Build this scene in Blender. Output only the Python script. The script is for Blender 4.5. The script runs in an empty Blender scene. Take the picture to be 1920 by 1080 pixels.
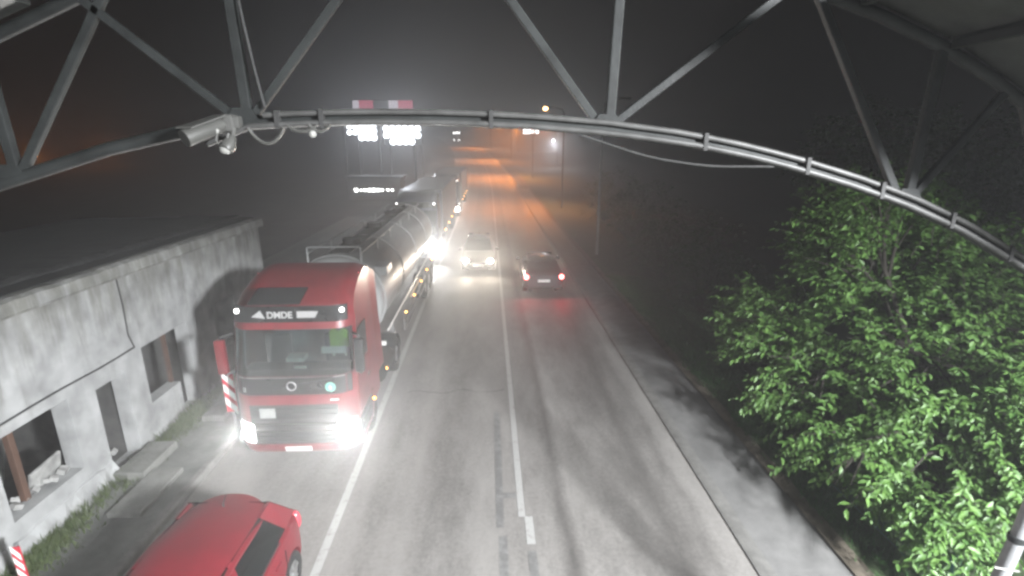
import bpy, bmesh, math, random
import numpy as np
from mathutils import Vector, Matrix, Euler, noise as mnoise

R = math.radians
random.seed(11)
rng = np.random.default_rng(7)
scene = bpy.context.scene
C = scene.collection

# ---------------------------------------------------------------- camera, sky, sun, exposure
cam_data = bpy.data.cameras.new('camera')
cam = bpy.data.objects.new('camera', cam_data)
C.objects.link(cam)
cam_data.sensor_width = 36.0
cam_data.lens = 18.0
cam_data.clip_start = 0.05
cam_data.clip_end = 3000
PITCH, YAW = R(15.71), R(2.584)
cam.location = (0, 0, 6.3)
fwd = Vector((math.sin(YAW) * math.cos(PITCH), math.cos(YAW) * math.cos(PITCH), -math.sin(PITCH)))
cam.rotation_euler = fwd.to_track_quat('-Z', 'Y').to_euler()
scene.camera = cam

world = bpy.data.worlds.new('World')
scene.world = world
world.use_nodes = True
wn = world.node_tree
wn.nodes.clear()
w_out = wn.nodes.new('ShaderNodeOutputWorld')
w_bg = wn.nodes.new('ShaderNodeBackground')
w_sky = wn.nodes.new('ShaderNodeTexSky')
w_sky.sky_type = 'NISHITA'
w_sky.sun_disc = False
w_sky.sun_elevation = R(-4)
w_sky.sun_rotation = R(200)
w_hsv = wn.nodes.new('ShaderNodeHueSaturation')
w_hsv.inputs['Saturation'].default_value = 0.25
wn.links.new(w_sky.outputs[0], w_hsv.inputs['Color'])
wn.links.new(w_hsv.outputs[0], w_bg.inputs[0])
w_bg.inputs[1].default_value = 0.05
wn.links.new(w_bg.outputs[0], w_out.inputs[0])

sun_d = bpy.data.lights.new('sun', 'SUN')
sun_d.energy = 0.004
sun_d.angle = R(12)
sun_d.color = (0.85, 0.92, 1.0)
sun_o = bpy.data.objects.new('sun', sun_d)
C.objects.link(sun_o)
sun_o.rotation_euler = (R(50), 0, R(-20))

scene.view_settings.view_transform = 'Standard'
scene.view_settings.look = 'None'
scene.view_settings.exposure = 0.0
scene.view_settings.gamma = 1.0
scene.view_settings.use_curve_mapping = False
scene.render.engine = 'CYCLES'
scene.cycles.use_denoising = True
scene.cycles.pixel_filter_type = 'BLACKMAN_HARRIS'
scene.cycles.filter_width = 2.8
scene.cycles.denoiser = 'OPENIMAGEDENOISE'
scene.cycles.max_bounces = 6
scene.cycles.diffuse_bounces = 2
scene.cycles.glossy_bounces = 3
scene.cycles.transmission_bounces = 4
scene.cycles.transparent_max_bounces = 12
scene.cycles.volume_bounces = 0
scene.cycles.sample_clamp_indirect = 3.0
scene.cycles.caustics_reflective = False
scene.cycles.caustics_refractive = False

HAZE = 0.0072

# ---------------------------------------------------------------- materials
MATS = {}
def new_mat(name):
    m = bpy.data.materials.new(name)
    m.use_nodes = True
    m.node_tree.nodes.clear()
    MATS[name] = m
    return m, m.node_tree.nodes, m.node_tree.links

def pm(name, col, rough=0.5, metal=0.0, var=0.2, scale=6.0, bump=0.0, bscale=40.0, coat=0.0, spec=0.5, stretch=(1, 1, 1), rvar=0.0):
    m, n, l = new_mat(name)
    out = n.new('ShaderNodeOutputMaterial')
    b = n.new('ShaderNodeBsdfPrincipled')
    l.new(b.outputs[0], out.inputs[0])
    tc = n.new('ShaderNodeTexCoord')
    mp = n.new('ShaderNodeMapping'); mp.inputs['Scale'].default_value = stretch
    l.new(tc.outputs['Object'], mp.inputs[0])
    nz = n.new('ShaderNodeTexNoise'); nz.inputs['Scale'].default_value = scale; nz.inputs['Detail'].default_value = 6
    nz.inputs['Roughness'].default_value = 0.65
    l.new(mp.outputs[0], nz.inputs['Vector'])
    cr = n.new('ShaderNodeValToRGB')
    lo = [c * (1 - var) for c in col]; hi = [min(1, c * (1 + var)) for c in col]
    cr.color_ramp.elements[0].position = 0.3; cr.color_ramp.elements[0].color = (*lo, 1)
    cr.color_ramp.elements[1].position = 0.7; cr.color_ramp.elements[1].color = (*hi, 1)
    l.new(nz.outputs['Fac'], cr.inputs[0]); l.new(cr.outputs[0], b.inputs['Base Color'])
    b.inputs['Roughness'].default_value = rough
    if rvar:
        mr = n.new('ShaderNodeMapRange'); mr.inputs[1].default_value = 0.3; mr.inputs[2].default_value = 0.7
        mr.inputs[3].default_value = max(0.02, rough - rvar); mr.inputs[4].default_value = min(1, rough + rvar)
        l.new(nz.outputs['Fac'], mr.inputs[0]); l.new(mr.outputs[0], b.inputs['Roughness'])
    b.inputs['Metallic'].default_value = metal
    b.inputs['Specular IOR Level'].default_value = spec
    b.inputs['Coat Weight'].default_value = coat
    b.inputs['Coat Roughness'].default_value = 0.08
    if bump:
        n2 = n.new('ShaderNodeTexNoise'); n2.inputs['Scale'].default_value = bscale; n2.inputs['Detail'].default_value = 4
        l.new(tc.outputs['Object'], n2.inputs['Vector'])
        bp = n.new('ShaderNodeBump'); bp.inputs['Strength'].default_value = bump; bp.inputs['Distance'].default_value = 0.02
        l.new(n2.outputs['Fac'], bp.inputs['Height']); l.new(bp.outputs[0], b.inputs['Normal'])
    return m

def em(name, col, strength):
    m, n, l = new_mat(name)
    out = n.new('ShaderNodeOutputMaterial'); e = n.new('ShaderNodeEmission')
    e.inputs[0].default_value = (*col, 1); e.inputs[1].default_value = strength
    l.new(e.outputs[0], out.inputs[0])
    m.cycles.emission_sampling = 'NONE'
    return m

def glass(name, tint, refl=0.04):
    m, n, l = new_mat(name)
    out = n.new('ShaderNodeOutputMaterial')
    t = n.new('ShaderNodeBsdfTransparent'); t.inputs[0].default_value = (*tint, 1)
    g = n.new('ShaderNodeBsdfGlossy'); g.inputs['Roughness'].default_value = 0.03; g.inputs[0].default_value = (0.9, 0.95, 0.95, 1)
    d = n.new('ShaderNodeBsdfDiffuse'); d.inputs[0].default_value = (0.10, 0.12, 0.12, 1)
    fr = n.new('ShaderNodeFresnel'); fr.inputs[0].default_value = 1.5
    mx = n.new('ShaderNodeMixShader'); mx.inputs[0].default_value = 0.06
    l.new(t.outputs[0], mx.inputs[1]); l.new(d.outputs[0], mx.inputs[2])
    m2 = n.new('ShaderNodeMixShader')
    l.new(fr.outputs[0], m2.inputs[0]); l.new(mx.outputs[0], m2.inputs[1]); l.new(g.outputs[0], m2.inputs[2])
    l.new(m2.outputs[0], out.inputs[0])
    return m

pm('steel', (0.014, 0.0155, 0.0155), 0.6, 0.0, 0.5, 4, 0.1, 60, spec=.2)
pm('steel_dark', (0.03, 0.032, 0.03), 0.5, 0.3, 0.3, 9, 0.15, 60)
pm('pvc', (0.045, 0.045, 0.044), 0.45, 0.0, 0.35, 7, spec=.25)
pm('cam_grey', (0.05, 0.05, 0.047), 0.4, 0.0, 0.1, 8)
pm('cam_white', (0.2, 0.2, 0.19), 0.35, 0.0, 0.08, 8)
pm('cam_glass', (0.06, 0.065, 0.065), 0.15)
pm('cable_grey', (0.03, 0.03, 0.03), 0.6)
pm('truck_red', (0.14, 0.008, 0.013), 0.34, 0.0, 0.28, 1.6, coat=0.35)
pm('car_red', (0.15, 0.008, 0.016), 0.45, 0.0, 0.16, 2.2, coat=0.0, rvar=.06)
pm('truck_blue', (0.03, 0.04, 0.07), 0.3, 0.0, 0.15, 2, coat=0.4)
pm('car_dark', (0.018, 0.018, 0.022), 0.25, 0.0, 0.15, 2, coat=0.6)
pm('car_navy', (0.015, 0.022, 0.04), 0.22, 0.0, 0.15, 2, coat=0.6)
pm('black_plastic', (0.018, 0.019, 0.020), 0.45, 0.0, 0.3, 7)
pm('gloss_black', (0.012, 0.013, 0.014), 0.18, 0.0, 0.2, 5)
pm('rubber', (0.016, 0.016, 0.016), 0.8, 0.0, 0.3, 14, 0.2, 50)
pm('chrome', (0.6, 0.6, 0.6), 0.16, 1.0, 0.05)
pm('rim_metal', (0.45, 0.45, 0.45), 0.35, 0.85, 0.12)
pm('tank_white', (0.36, 0.37, 0.37), 0.48, 0.0, 0.10, 1.2, coat=0.1, rvar=0.05)
pm('frame_grey', (0.22, 0.22, 0.22), 0.5, 0.2, 0.25)
pm('tarp_dark', (0.05, 0.055, 0.07), 0.4, 0.0, 0.25, 2)
pm('plate_white', (0.75, 0.75, 0.72), 0.35, 0.0, 0.05)
pm('seat_fabric', (0.10, 0.10, 0.11), 0.9)
pm('bunk_pale', (0.35, 0.36, 0.38), 0.8)
pm('hi_vis', (0.30, 0.62, 0.03), 0.7, 0.0, 0.15)
pm('paper', (0.75, 0.76, 0.74), 0.6)
pm('sticker_green', (0.15, 0.42, 0.33), 0.4, 0, .05)
pm('white_paint', (0.78, 0.78, 0.76), 0.5, 0.0, 0.05)
pm('red_reflector', (0.45, 0.03, 0.05), 0.35, 0.0, 0.1)
pm('tail_red_off', (0.45, 0.05, 0.07), 0.15, 0.0, 0.1, coat=0.6)
pm('lens_clear', (0.55, 0.57, 0.58), 0.1, 0.0, 0.05, coat=0.6)
pm('concrete', (0.17, 0.172, 0.16), 0.85, 0.0, 0.3, 3, 0.5, 25)
pm('concrete_kerb', (0.15, 0.147, 0.14), 0.8, 0.0, 0.25, 5, 0.4, 30)
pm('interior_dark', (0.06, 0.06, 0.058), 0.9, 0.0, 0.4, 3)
pm('rubble_pale', (0.32, 0.32, 0.31), 0.9, 0.0, 0.4, 5, 0.5, 20)
pm('wood_brown', (0.09, 0.05, 0.035), 0.75, 0.0, 0.3, 6, stretch=(1, 1, .2))
pm('grass_ground', (0.035, 0.055, 0.022), 0.95, 0.0, 0.5, 3, 0.8, 20)
pm('soil', (0.10, 0.085, 0.065), 0.95, 0.0, 0.45, 4, 0.7, 20)
pm('land', (0.035, 0.037, 0.030), 0.95, 0.0, 0.5, .4, 0.5, 5)
pm('bark', (0.028, 0.024, 0.019), 0.9, 0.0, 0.4, 12, 0.6, 30)
pm('fence_green', (0.03, 0.10, 0.10), 0.4, 0.1, 0.2)
pm('galv', (0.22, 0.225, 0.23), 0.45, 0.4, 0.2, 10, 0.1, 50)
pm('far_wall', (0.16, 0.16, 0.16), 0.9)
pm('canopy_white', (0.6, 0.58, 0.62), 0.5)
pm('canopy_red', (0.45, 0.03, 0.07), 0.45)
pm('roof_felt', (0.018, 0.019, 0.019), 0.9, 0, .4, 2)
pm('tar', (0.02, 0.02, 0.02), 0.6)
glass('windscreen_glass', (0.55, 0.6, 0.6))
glass('car_glass', (0.22, 0.26, 0.27))
em('lamp_white', (1.0, 0.99, 0.97), 14)
em('lamp_warm', (1.0, 0.90, 0.78), 14)
em('lamp_cool', (0.90, 0.94, 1.0), 7)
em('lamp_small', (1.0, 0.97, 0.96), 9)
em('lamp_amber', (1.0, 0.50, 0.12), 8)
em('lamp_red', (1.0, 0.10, 0.12), 7)
em('lamp_red_core', (1.0, 0.22, 0.2), 9)
em('lamp_sodium', (1.0, 0.52, 0.2), 14)
em('sign_lit', (0.95, 0.96, 0.97), 0.75)
em('fascia_red', (0.75, 0.12, 0.22), 0.55)
em('fascia_white', (0.85, 0.80, 0.88), 0.6)

def leaf_mat(name, lo, hi, rough=0.33, transl=0.25):
    m, n, l = new_mat(name)
    out = n.new('ShaderNodeOutputMaterial')
    b = n.new('ShaderNodeBsdfPrincipled'); tr = n.new('ShaderNodeBsdfTranslucent'); mx = n.new('ShaderNodeMixShader')
    g = n.new('ShaderNodeNewGeometry')
    nz = n.new('ShaderNodeTexNoise'); nz.inputs['Scale'].default_value = 9.0; nz.inputs['Detail'].default_value = 7; nz.inputs['Roughness'].default_value = .7
    l.new(g.outputs['Position'], nz.inputs['Vector'])
    cr = n.new('ShaderNodeValToRGB')
    cr.color_ramp.elements[0].position = 0.32; cr.color_ramp.elements[0].color = (*lo, 1)
    cr.color_ramp.elements[1].position = 0.70; cr.color_ramp.elements[1].color = (*hi, 1)
    e3 = cr.color_ramp.elements.new(0.80); e3.color = (hi[0] * 1.5, hi[1] * 1.02, hi[2] * .9, 1)
    l.new(nz.outputs['Fac'], cr.inputs[0])
    l.new(cr.outputs[0], b.inputs['Base Color']); l.new(cr.outputs[0], tr.inputs[0])
    b.inputs['Roughness'].default_value = rough
    mx.inputs[0].default_value = transl
    l.new(b.outputs[0], mx.inputs[1]); l.new(tr.outputs[0], mx.inputs[2]); l.new(mx.outputs[0], out.inputs[0])
    return m
leaf_mat('leaf', (0.034, 0.092, 0.022), (0.150, 0.272, 0.066), .48, .32)
leaf_mat('leaf_far', (0.02, 0.05, 0.018), (0.05, 0.095, 0.03), 0.5)
leaf_mat('weed', (0.045, 0.075, 0.025), (0.12, 0.15, 0.06), 0.6)
leaf_mat('grass', (0.018, 0.070, 0.016), (0.05, 0.13, 0.03), 0.6)

def asphalt():
    m, n, l = new_mat('asphalt')
    out = n.new('ShaderNodeOutputMaterial'); b = n.new('ShaderNodeBsdfPrincipled')
    l.new(b.outputs[0], out.inputs[0])
    at = n.new('ShaderNodeAttribute'); at.attribute_name = 'across'
    tc = n.new('ShaderNodeTexCoord')
    wob = n.new('ShaderNodeTexNoise'); wob.inputs['Scale'].default_value = 0.35; wob.inputs['Detail'].default_value = 3
    l.new(tc.outputs['Object'], wob.inputs['Vector'])
    wm = n.new('ShaderNodeMath'); wm.operation = 'MULTIPLY_ADD'; wm.inputs[1].default_value = 0.24
    wo = n.new('ShaderNodeMath'); wo.operation = 'SUBTRACT'; wo.inputs[1].default_value = 0.12
    l.new(wob.outputs['Fac'], wm.inputs[0]); l.new(at.outputs['Fac'], wm.inputs[2]); l.new(wm.outputs[0], wo.inputs[0])
    mr = n.new('ShaderNodeMapRange'); mr.inputs[1].default_value = -6.0; mr.inputs[2].default_value = 4.2
    l.new(wo.outputs[0], mr.inputs[0])
    stops = [(-6, .62), (-4.9, .70), (-3.3, .55), (-2.6, .66), (-2.1, .52), (-1.5, .66), (-1.15, .46), (-.7, .48), (-.2, .66), (.5, .6),
             (1.0, .55), (1.25, .32), (1.45, .62), (1.8, .50), (2.75, .36), (3.0, .28), (3.3, .40), (3.55, .44), (3.75, .60), (4.1, .64)]
    cr = n.new('ShaderNodeValToRGB'); e = cr.color_ramp.elements
    while len(e) < len(stops): e.new(0.5)
    for i, (x, v) in enumerate(stops):
        e[i].position = (x + 6) / 10.2; e[i].color = (v, v, v, 1)
    l.new(mr.outputs[0], cr.inputs[0])
    n1 = n.new('ShaderNodeTexNoise'); n1.inputs['Scale'].default_value = 1.1; n1.inputs['Detail'].default_value = 9; n1.inputs['Roughness'].default_value = 0.72
    mp = n.new('ShaderNodeMapping'); mp.inputs['Scale'].default_value = (1.6, 0.5, 1)
    l.new(tc.outputs['Object'], mp.inputs[0]); l.new(mp.outputs[0], n1.inputs['Vector'])
    n2 = n.new('ShaderNodeTexNoise'); n2.inputs['Scale'].default_value = 13; n2.inputs['Detail'].default_value = 8; n2.inputs['Roughness'].default_value = 0.85
    l.new(tc.outputs['Object'], n2.inputs['Vector'])
    ov = n.new('ShaderNodeMix'); ov.data_type = 'RGBA'; ov.blend_type = 'OVERLAY'; ov.inputs[0].default_value = 0.9
    l.new(cr.outputs[0], ov.inputs[6]); l.new(n1.outputs['Fac'], ov.inputs[7])
    ov2 = n.new('ShaderNodeMix'); ov2.data_type = 'RGBA'; ov2.blend_type = 'OVERLAY'; ov2.inputs[0].default_value = 0.95
    l.new(ov.outputs[2], ov2.inputs[6]); l.new(n2.outputs['Fac'], ov2.inputs[7])
    c2 = n.new('ShaderNodeValToRGB')
    c2.color_ramp.elements[0].position = 0.20; c2.color_ramp.elements[0].color = (0.074, 0.070, 0.066, 1)
    c2.color_ramp.elements[1].position = 0.72; c2.color_ramp.elements[1].color = (0.245, 0.234, 0.222, 1)
    l.new(ov2.outputs[2], c2.inputs[0]); l.new(c2.outputs[0], b.inputs['Base Color'])
    rr = n.new('ShaderNodeMapRange'); rr.inputs[1].default_value = 0.15; rr.inputs[2].default_value = 0.75
    rr.inputs[3].default_value = 0.55; rr.inputs[4].default_value = 0.80
    l.new(ov.outputs[2], rr.inputs[0]); l.new(rr.outputs[0], b.inputs['Roughness'])
    bp = n.new('ShaderNodeBump'); bp.inputs['Strength'].default_value = 0.35; bp.inputs['Distance'].default_value = 0.012
    n3 = n.new('ShaderNodeTexNoise'); n3.inputs['Scale'].default_value = 70; n3.inputs['Detail'].default_value = 3
    l.new(tc.outputs['Object'], n3.inputs['Vector'])
    l.new(n3.outputs['Fac'], bp.inputs['Height']); l.new(bp.outputs[0], b.inputs['Normal'])
asphalt()

def road_paint():
    # worn paint: thermoplastic that has flaked off here and there
    m, n, l = new_mat('road_paint')
    out = n.new('ShaderNodeOutputMaterial'); b = n.new('ShaderNodeBsdfPrincipled')
    tc = n.new('ShaderNodeTexCoord')
    n1 = n.new('ShaderNodeTexNoise'); n1.inputs['Scale'].default_value = 6; n1.inputs['Detail'].default_value = 8; n1.inputs['Roughness'].default_value = 0.75
    l.new(tc.outputs['Object'], n1.inputs['Vector'])
    cr = n.new('ShaderNodeValToRGB')
    cr.color_ramp.elements[0].position = 0.30; cr.color_ramp.elements[0].color = (0.17, 0.13, 0.125, 1)
    cr.color_ramp.elements[1].position = 0.46; cr.color_ramp.elements[1].color = (0.36, 0.36, 0.35, 1)
    l.new(n1.outputs['Fac'], cr.inputs[0]); l.new(cr.outputs[0], b.inputs['Base Color'])
    b.inputs['Roughness'].default_value = 0.55
    l.new(b.outputs[0], out.inputs[0])
    m, n, l = new_mat('road_paint_worn')
    out = n.new('ShaderNodeOutputMaterial'); b = n.new('ShaderNodeBsdfPrincipled')
    tc = n.new('ShaderNodeTexCoord')
    n1 = n.new('ShaderNodeTexNoise'); n1.inputs['Scale'].default_value = 3.5; n1.inputs['Detail'].default_value = 8; n1.inputs['Roughness'].default_value = 0.8
    l.new(tc.outputs['Object'], n1.inputs['Vector'])
    cr = n.new('ShaderNodeValToRGB')
    cr.color_ramp.elements[0].position = 0.46; cr.color_ramp.elements[0].color = (0.14, 0.138, 0.135, 1)
    cr.color_ramp.elements[1].position = 0.66; cr.color_ramp.elements[1].color = (0.25, 0.25, 0.245, 1)
    l.new(n1.outputs['Fac'], cr.inputs[0]); l.new(cr.outputs[0], b.inputs['Base Color'])
    b.inputs['Roughness'].default_value = 0.55
    l.new(b.outputs[0], out.inputs[0])
road_paint()

def plaster():
    m, n, l = new_mat('plaster')
    out = n.new('ShaderNodeOutputMaterial'); b = n.new('ShaderNodeBsdfPrincipled')
    l.new(b.outputs[0], out.inputs[0])
    tc = n.new('ShaderNodeTexCoord'); g = n.new('ShaderNodeNewGeometry')
    mp = n.new('ShaderNodeMapping'); mp.inputs['Scale'].default_value = (2.2, 2.2, 0.30)
    l.new(g.outputs['Position'], mp.inputs[0])
    n1 = n.new('ShaderNodeTexNoise'); n1.inputs['Scale'].default_value = 1.7; n1.inputs['Detail'].default_value = 7; n1.inputs['Roughness'].default_value = 0.7
    l.new(mp.outputs[0], n1.inputs['Vector'])
    sx = n.new('ShaderNodeSeparateXYZ'); l.new(g.outputs['Position'], sx.inputs[0])
    # rain streaks are strongest under the eave
    up = n.new('ShaderNodeMapRange'); up.inputs[1].default_value = 2.4; up.inputs[2].default_value = 3.75; up.inputs[3].default_value = -0.14; up.inputs[4].default_value = 0.16
    l.new(sx.outputs[2], up.inputs[0])
    lowr = n.new('ShaderNodeMapRange'); lowr.inputs[1].default_value = 0.0; lowr.inputs[2].default_value = 0.55; lowr.inputs[3].default_value = 0.14; lowr.inputs[4].default_value = 0.0
    l.new(sx.outputs[2], lowr.inputs[0])
    a1 = n.new('ShaderNodeMath'); a1.operation = 'ADD'; l.new(n1.outputs['Fac'], a1.inputs[0]); l.new(up.outputs[0], a1.inputs[1])
    a2 = n.new('ShaderNodeMath'); a2.operation = 'ADD'; l.new(a1.outputs[0], a2.inputs[0]); l.new(lowr.outputs[0], a2.inputs[1])
    cr = n.new('ShaderNodeValToRGB')
    cr.color_ramp.elements[0].position = 0.42; cr.color_ramp.elements[0].color = (0.33, 0.335, 0.335, 1)
    cr.color_ramp.elements[1].position = 0.72; cr.color_ramp.elements[1].color = (0.17, 0.17, 0.155, 1)
    l.new(a2.outputs[0], cr.inputs[0])
    n2 = n.new('ShaderNodeTexNoise'); n2.inputs['Scale'].default_value = 2.2; n2.inputs['Detail'].default_value = 8
    l.new(g.outputs['Position'], n2.inputs['Vector'])
    mx = n.new('ShaderNodeMix'); mx.data_type = 'RGBA'; mx.blend_type = 'OVERLAY'; mx.inputs[0].default_value = 0.7
    l.new(cr.outputs[0], mx.inputs[6]); l.new(n2.outputs['Fac'], mx.inputs[7])
    l.new(mx.outputs[2], b.inputs['Base Color'])
    b.inputs['Roughness'].default_value = 0.9
    bp = n.new('ShaderNodeBump'); bp.inputs['Strength'].default_value = 0.4; bp.inputs['Distance'].default_value = 0.02
    l.new(n2.outputs['Fac'], bp.inputs['Height']); l.new(bp.outputs[0], b.inputs['Normal'])
plaster()
M = MATS

# ---------------------------------------------------------------- mesh helpers
class MB:
    def __init__(s): s.v = []; s.f = []
    def add(s, vs, fs):
        k = len(s.v); s.v += [tuple(p) for p in vs]; s.f += [tuple(i + k for i in f) for f in fs]; return s
    def box(s, x0, x1, y0, y1, z0, z1, mtx=None):
        vs = [Vector((x, y, z)) for x in (x0, x1) for y in (y0, y1) for z in (z0, z1)]
        if mtx: vs = [mtx @ p for p in vs]
        return s.add(vs, [(0, 1, 3, 2), (4, 6, 7, 5), (0, 4, 5, 1), (2, 3, 7, 6), (0, 2, 6, 4), (1, 5, 7, 3)])
    def tube(s, pts, r, n=10, cap=True):
        pts = [Vector(p) for p in pts]
        rs = r if isinstance(r, (list, tuple)) else [r] * len(pts)
        rings = []; up = None
        for i, p in enumerate(pts):
            a = pts[max(0, i - 1)]; b = pts[min(len(pts) - 1, i + 1)]
            d = (b - a).normalized()
            if up is None:
                ref = Vector((0, 0, 1)) if abs(d.z) < 0.9 else Vector((1, 0, 0))
                up = d.cross(ref).normalized()
            up = (up - d * up.dot(d)).normalized()
            sd = d.cross(up)
            rings.append([p + (up * math.cos(t) + sd * math.sin(t)) * rs[i] for t in [2 * math.pi * j / n for j in range(n)]])
        return s.loft(rings, cap)
    def loft(s, rings, cap=True):
        n = len(rings[0]); vs = [p for r in rings for p in r]; fs = []
        for i in range(len(rings) - 1):
            for j in range(n):
                a = i * n + j; b = i * n + (j + 1) % n
                fs.append((a, b, b + n, a + n))
        if cap:
            fs.append(tuple(range(n - 1, -1, -1))); fs.append(tuple((len(rings) - 1) * n + j for j in range(n)))
        return s.add(vs, fs)
    def bar(s, p0, p1, w, h, up=(0, 0, 1)):
        p0, p1 = Vector(p0), Vector(p1); d = (p1 - p0).normalized(); u = Vector(up)
        sd = d.cross(u)
        if sd.length < 1e-4: sd = d.cross(Vector((1, 0, 0)))
        sd.normalize(); u = sd.cross(d)
        ring = lambda p: [p + sd * (a * w / 2) + u * (b * h / 2) for a, b in ((-1, -1), (1, -1), (1, 1), (-1, 1))]
        return s.loft([ring(p0), ring(p1)])
    def cyl(s, c, axis, r, L, n=16, r2=None):
        c = Vector(c); a = Vector(axis).normalized()
        return s.tube([c - a * L / 2, c + a * L / 2], [r, r if r2 is None else r2], n)
    def sphere(s, c, r, nu=12, nv=8, sc=(1, 1, 1)):
        c = Vector(c); rings = []
        for i in range(1, nv):
            t = math.pi * i / nv
            rings.append([c + Vector((r * sc[0] * math.sin(t) * math.cos(2 * math.pi * j / nu), r * sc[1] * math.sin(t) * math.sin(2 * math.pi * j / nu), r * sc[2] * math.cos(t))) for j in range(nu)])
        return s.loft(rings)
    def slab(s, poly, off):
        off = Vector(off); poly = [Vector(p) for p in poly]; n = len(poly)
        vs = poly + [p + off for p in poly]
        fs = [tuple(range(n)), tuple(range(2 * n - 1, n - 1, -1))] + [(i, i + n, (i + 1) % n + n, (i + 1) % n) for i in range(n)]
        return s.add(vs, fs)
    def build(s, name, mat, parent=None, loc=None, rot=None, smooth=False, bevel=0.0, seg=2):
        me = bpy.data.meshes.new(name)
        me.from_pydata(s.v, [], s.f)
        bm = bmesh.new(); bm.from_mesh(me)
        if bevel:
            es = [e for e in bm.edges if len(e.link_faces) == 2 and e.calc_face_angle(0) > 0.5]
            bmesh.ops.bevel(bm, geom=es, offset=bevel, segments=seg, affect='EDGES', profile=0.6, clamp_overlap=True)
        bmesh.ops.recalc_face_normals(bm, faces=bm.faces)
        bm.to_mesh(me); bm.free()
        me.materials.append(M[mat] if isinstance(mat, str) else mat)
        if smooth:
            me.shade_smooth()
            me.set_sharp_from_angle(angle=R(smooth if smooth > 1 else 40))
        o = bpy.data.objects.new(name, me); C.objects.link(o)
        if parent: o.parent = parent
        if loc: o.location = loc
        if rot: o.rotation_euler = rot
        return o

def tag(o, label, cat, group=None):
    o['label'] = label; o['category'] = cat
    if group: o['group'] = group
    return o
def struct(o): o['kind'] = 'structure'; return o
def stuff(o): o['kind'] = 'stuff'; return o
def empty(name, loc, rz=0.0, label=None, cat=None, group=None):
    o = bpy.data.objects.new(name, None); C.objects.link(o)
    o.location = loc; o.rotation_euler = (0, 0, rz); o.empty_display_size = 0.2
    if label: tag(o, label, cat, group)
    return o
def spot(name, parent, loc, aim, power, col, size=160, blend=1.0, radius=0.06):
    d = bpy.data.lights.new(name, 'SPOT'); d.energy = power; d.color = col
    d.spot_size = R(size); d.spot_blend = blend; d.shadow_soft_size = radius
    o = bpy.data.objects.new(name, d); C.objects.link(o)
    if parent: o.parent = parent
    o.location = loc
    o.rotation_euler = Vector(aim).to_track_quat('-Z', 'Y').to_euler()
    return o
def text_mesh(name, txt, size, mat, parent, mtx, depth=0.004, bold=0.0):
    cu = bpy.data.curves.new(name, 'FONT'); cu.body = txt; cu.size = size; cu.extrude = depth; cu.offset = bold; cu.align_x = 'LEFT'
    t = bpy.data.objects.new(name + '_tmp', cu); C.objects.link(t)
    bpy.context.view_layer.update()
    me = bpy.data.meshes.new_from_object(t.evaluated_get(bpy.context.evaluated_depsgraph_get()))
    bpy.data.objects.remove(t); me.materials.clear(); me.materials.append(M[mat]); me.name = name
    me.transform(mtx)
    o = bpy.data.objects.new(name, me); C.objects.link(o); o.parent = parent
    return o

# ---------------------------------------------------------------- terrain shape
def zr(Y):
    g = max(0.0, Y - 45.0); return 0.062 * g * g / (g + 60.0)
def cx(Y):
    g = max(0.0, Y - 60.0); return -0.00054 * g * g
YS = [-30, -20, -10, -5, 0] + [i * 2.0 for i in range(1, 36)] + [70 + 5.0 * i for i in range(1, 37)]   # to 250 m

def strip(name, mat, xs, dz, ys=YS, parent=None, follow=True, zs=None, thick=0.0):
    vs, fs, ac = [], [], []
    for y in ys:
        for i, x in enumerate(xs):
            vs.append((x + (cx(y) if follow else 0), y, zr(y) + dz + (zs[i] if zs else 0))); ac.append(x)
    n = len(xs)
    for j in range(len(ys) - 1):
        for i in range(n - 1):
            a = j * n + i; fs.append((a, a + 1, a + n + 1, a + n))
    me = bpy.data.meshes.new(name); me.from_pydata(vs, [], fs)
    at = me.attributes.new('across', 'FLOAT', 'POINT'); at.data.foreach_set('value', ac)
    me.materials.append(M[mat]); me.shade_smooth()
    o = bpy.data.objects.new(name, me); C.objects.link(o)
    if parent: o.parent = parent
    return o

ground = struct(strip('ground', 'land', [-420, -200, -90, -40, -20, -8, 5.4, 6.2, 8, 14, 40, 90, 200, 420], -0.09, [-40, -20, -10, 0, 10, 20, 30, 45] + [50 + 10 * i for i in range(0, 21)] + [300, 360, 430],
                zs=[0] * 5 + [0, 0, 0, -0.25, -0.5, -.5, -.5, -.5, -.5]))
road = struct(strip('road', 'asphalt', [-5.62, -4.6, -3.6, -2.7, -1.9, -1, 0, 1, 2, 3, 4.02], 0.0))
# painted lines
def line(xs, ys, name='road_marking', mat='road_paint', dz=0.005):
    return strip(name, mat, xs, dz, ys, road)
line([-2.78, -2.64], [-8, -4, 0, 3, 6, 9, 12, 16, 20, 25, 30, 36, 42, 50, 58, 66, 75, 90, 105])
line([0.455, 0.575], [7.55, 8.5, 10, 12, 15, 18, 22, 26, 30, 36, 42, 50, 58, 66, 75, 90, 105, 120, 140, 160, 180, 200])
line([0.56, 0.70], [6.9, 7.15, 7.55], mat='road_paint', dz=0.006)
line([0.56, 0.70], [2, 4, 6.3, 6.75], mat='road_paint_worn', dz=0.006)
line([0.06, 0.20], [7.3, 8.0, 9, 10.2, 11.2], mat='road_paint_worn', dz=0.004)
line([0.10, 0.24], [2, 4, 6, 6.6, 7.1], mat='road_paint_worn', dz=0.004)
line([0.20, 0.44], [8.05, 8.2], mat='road_paint_worn', dz=0.0045)
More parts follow.
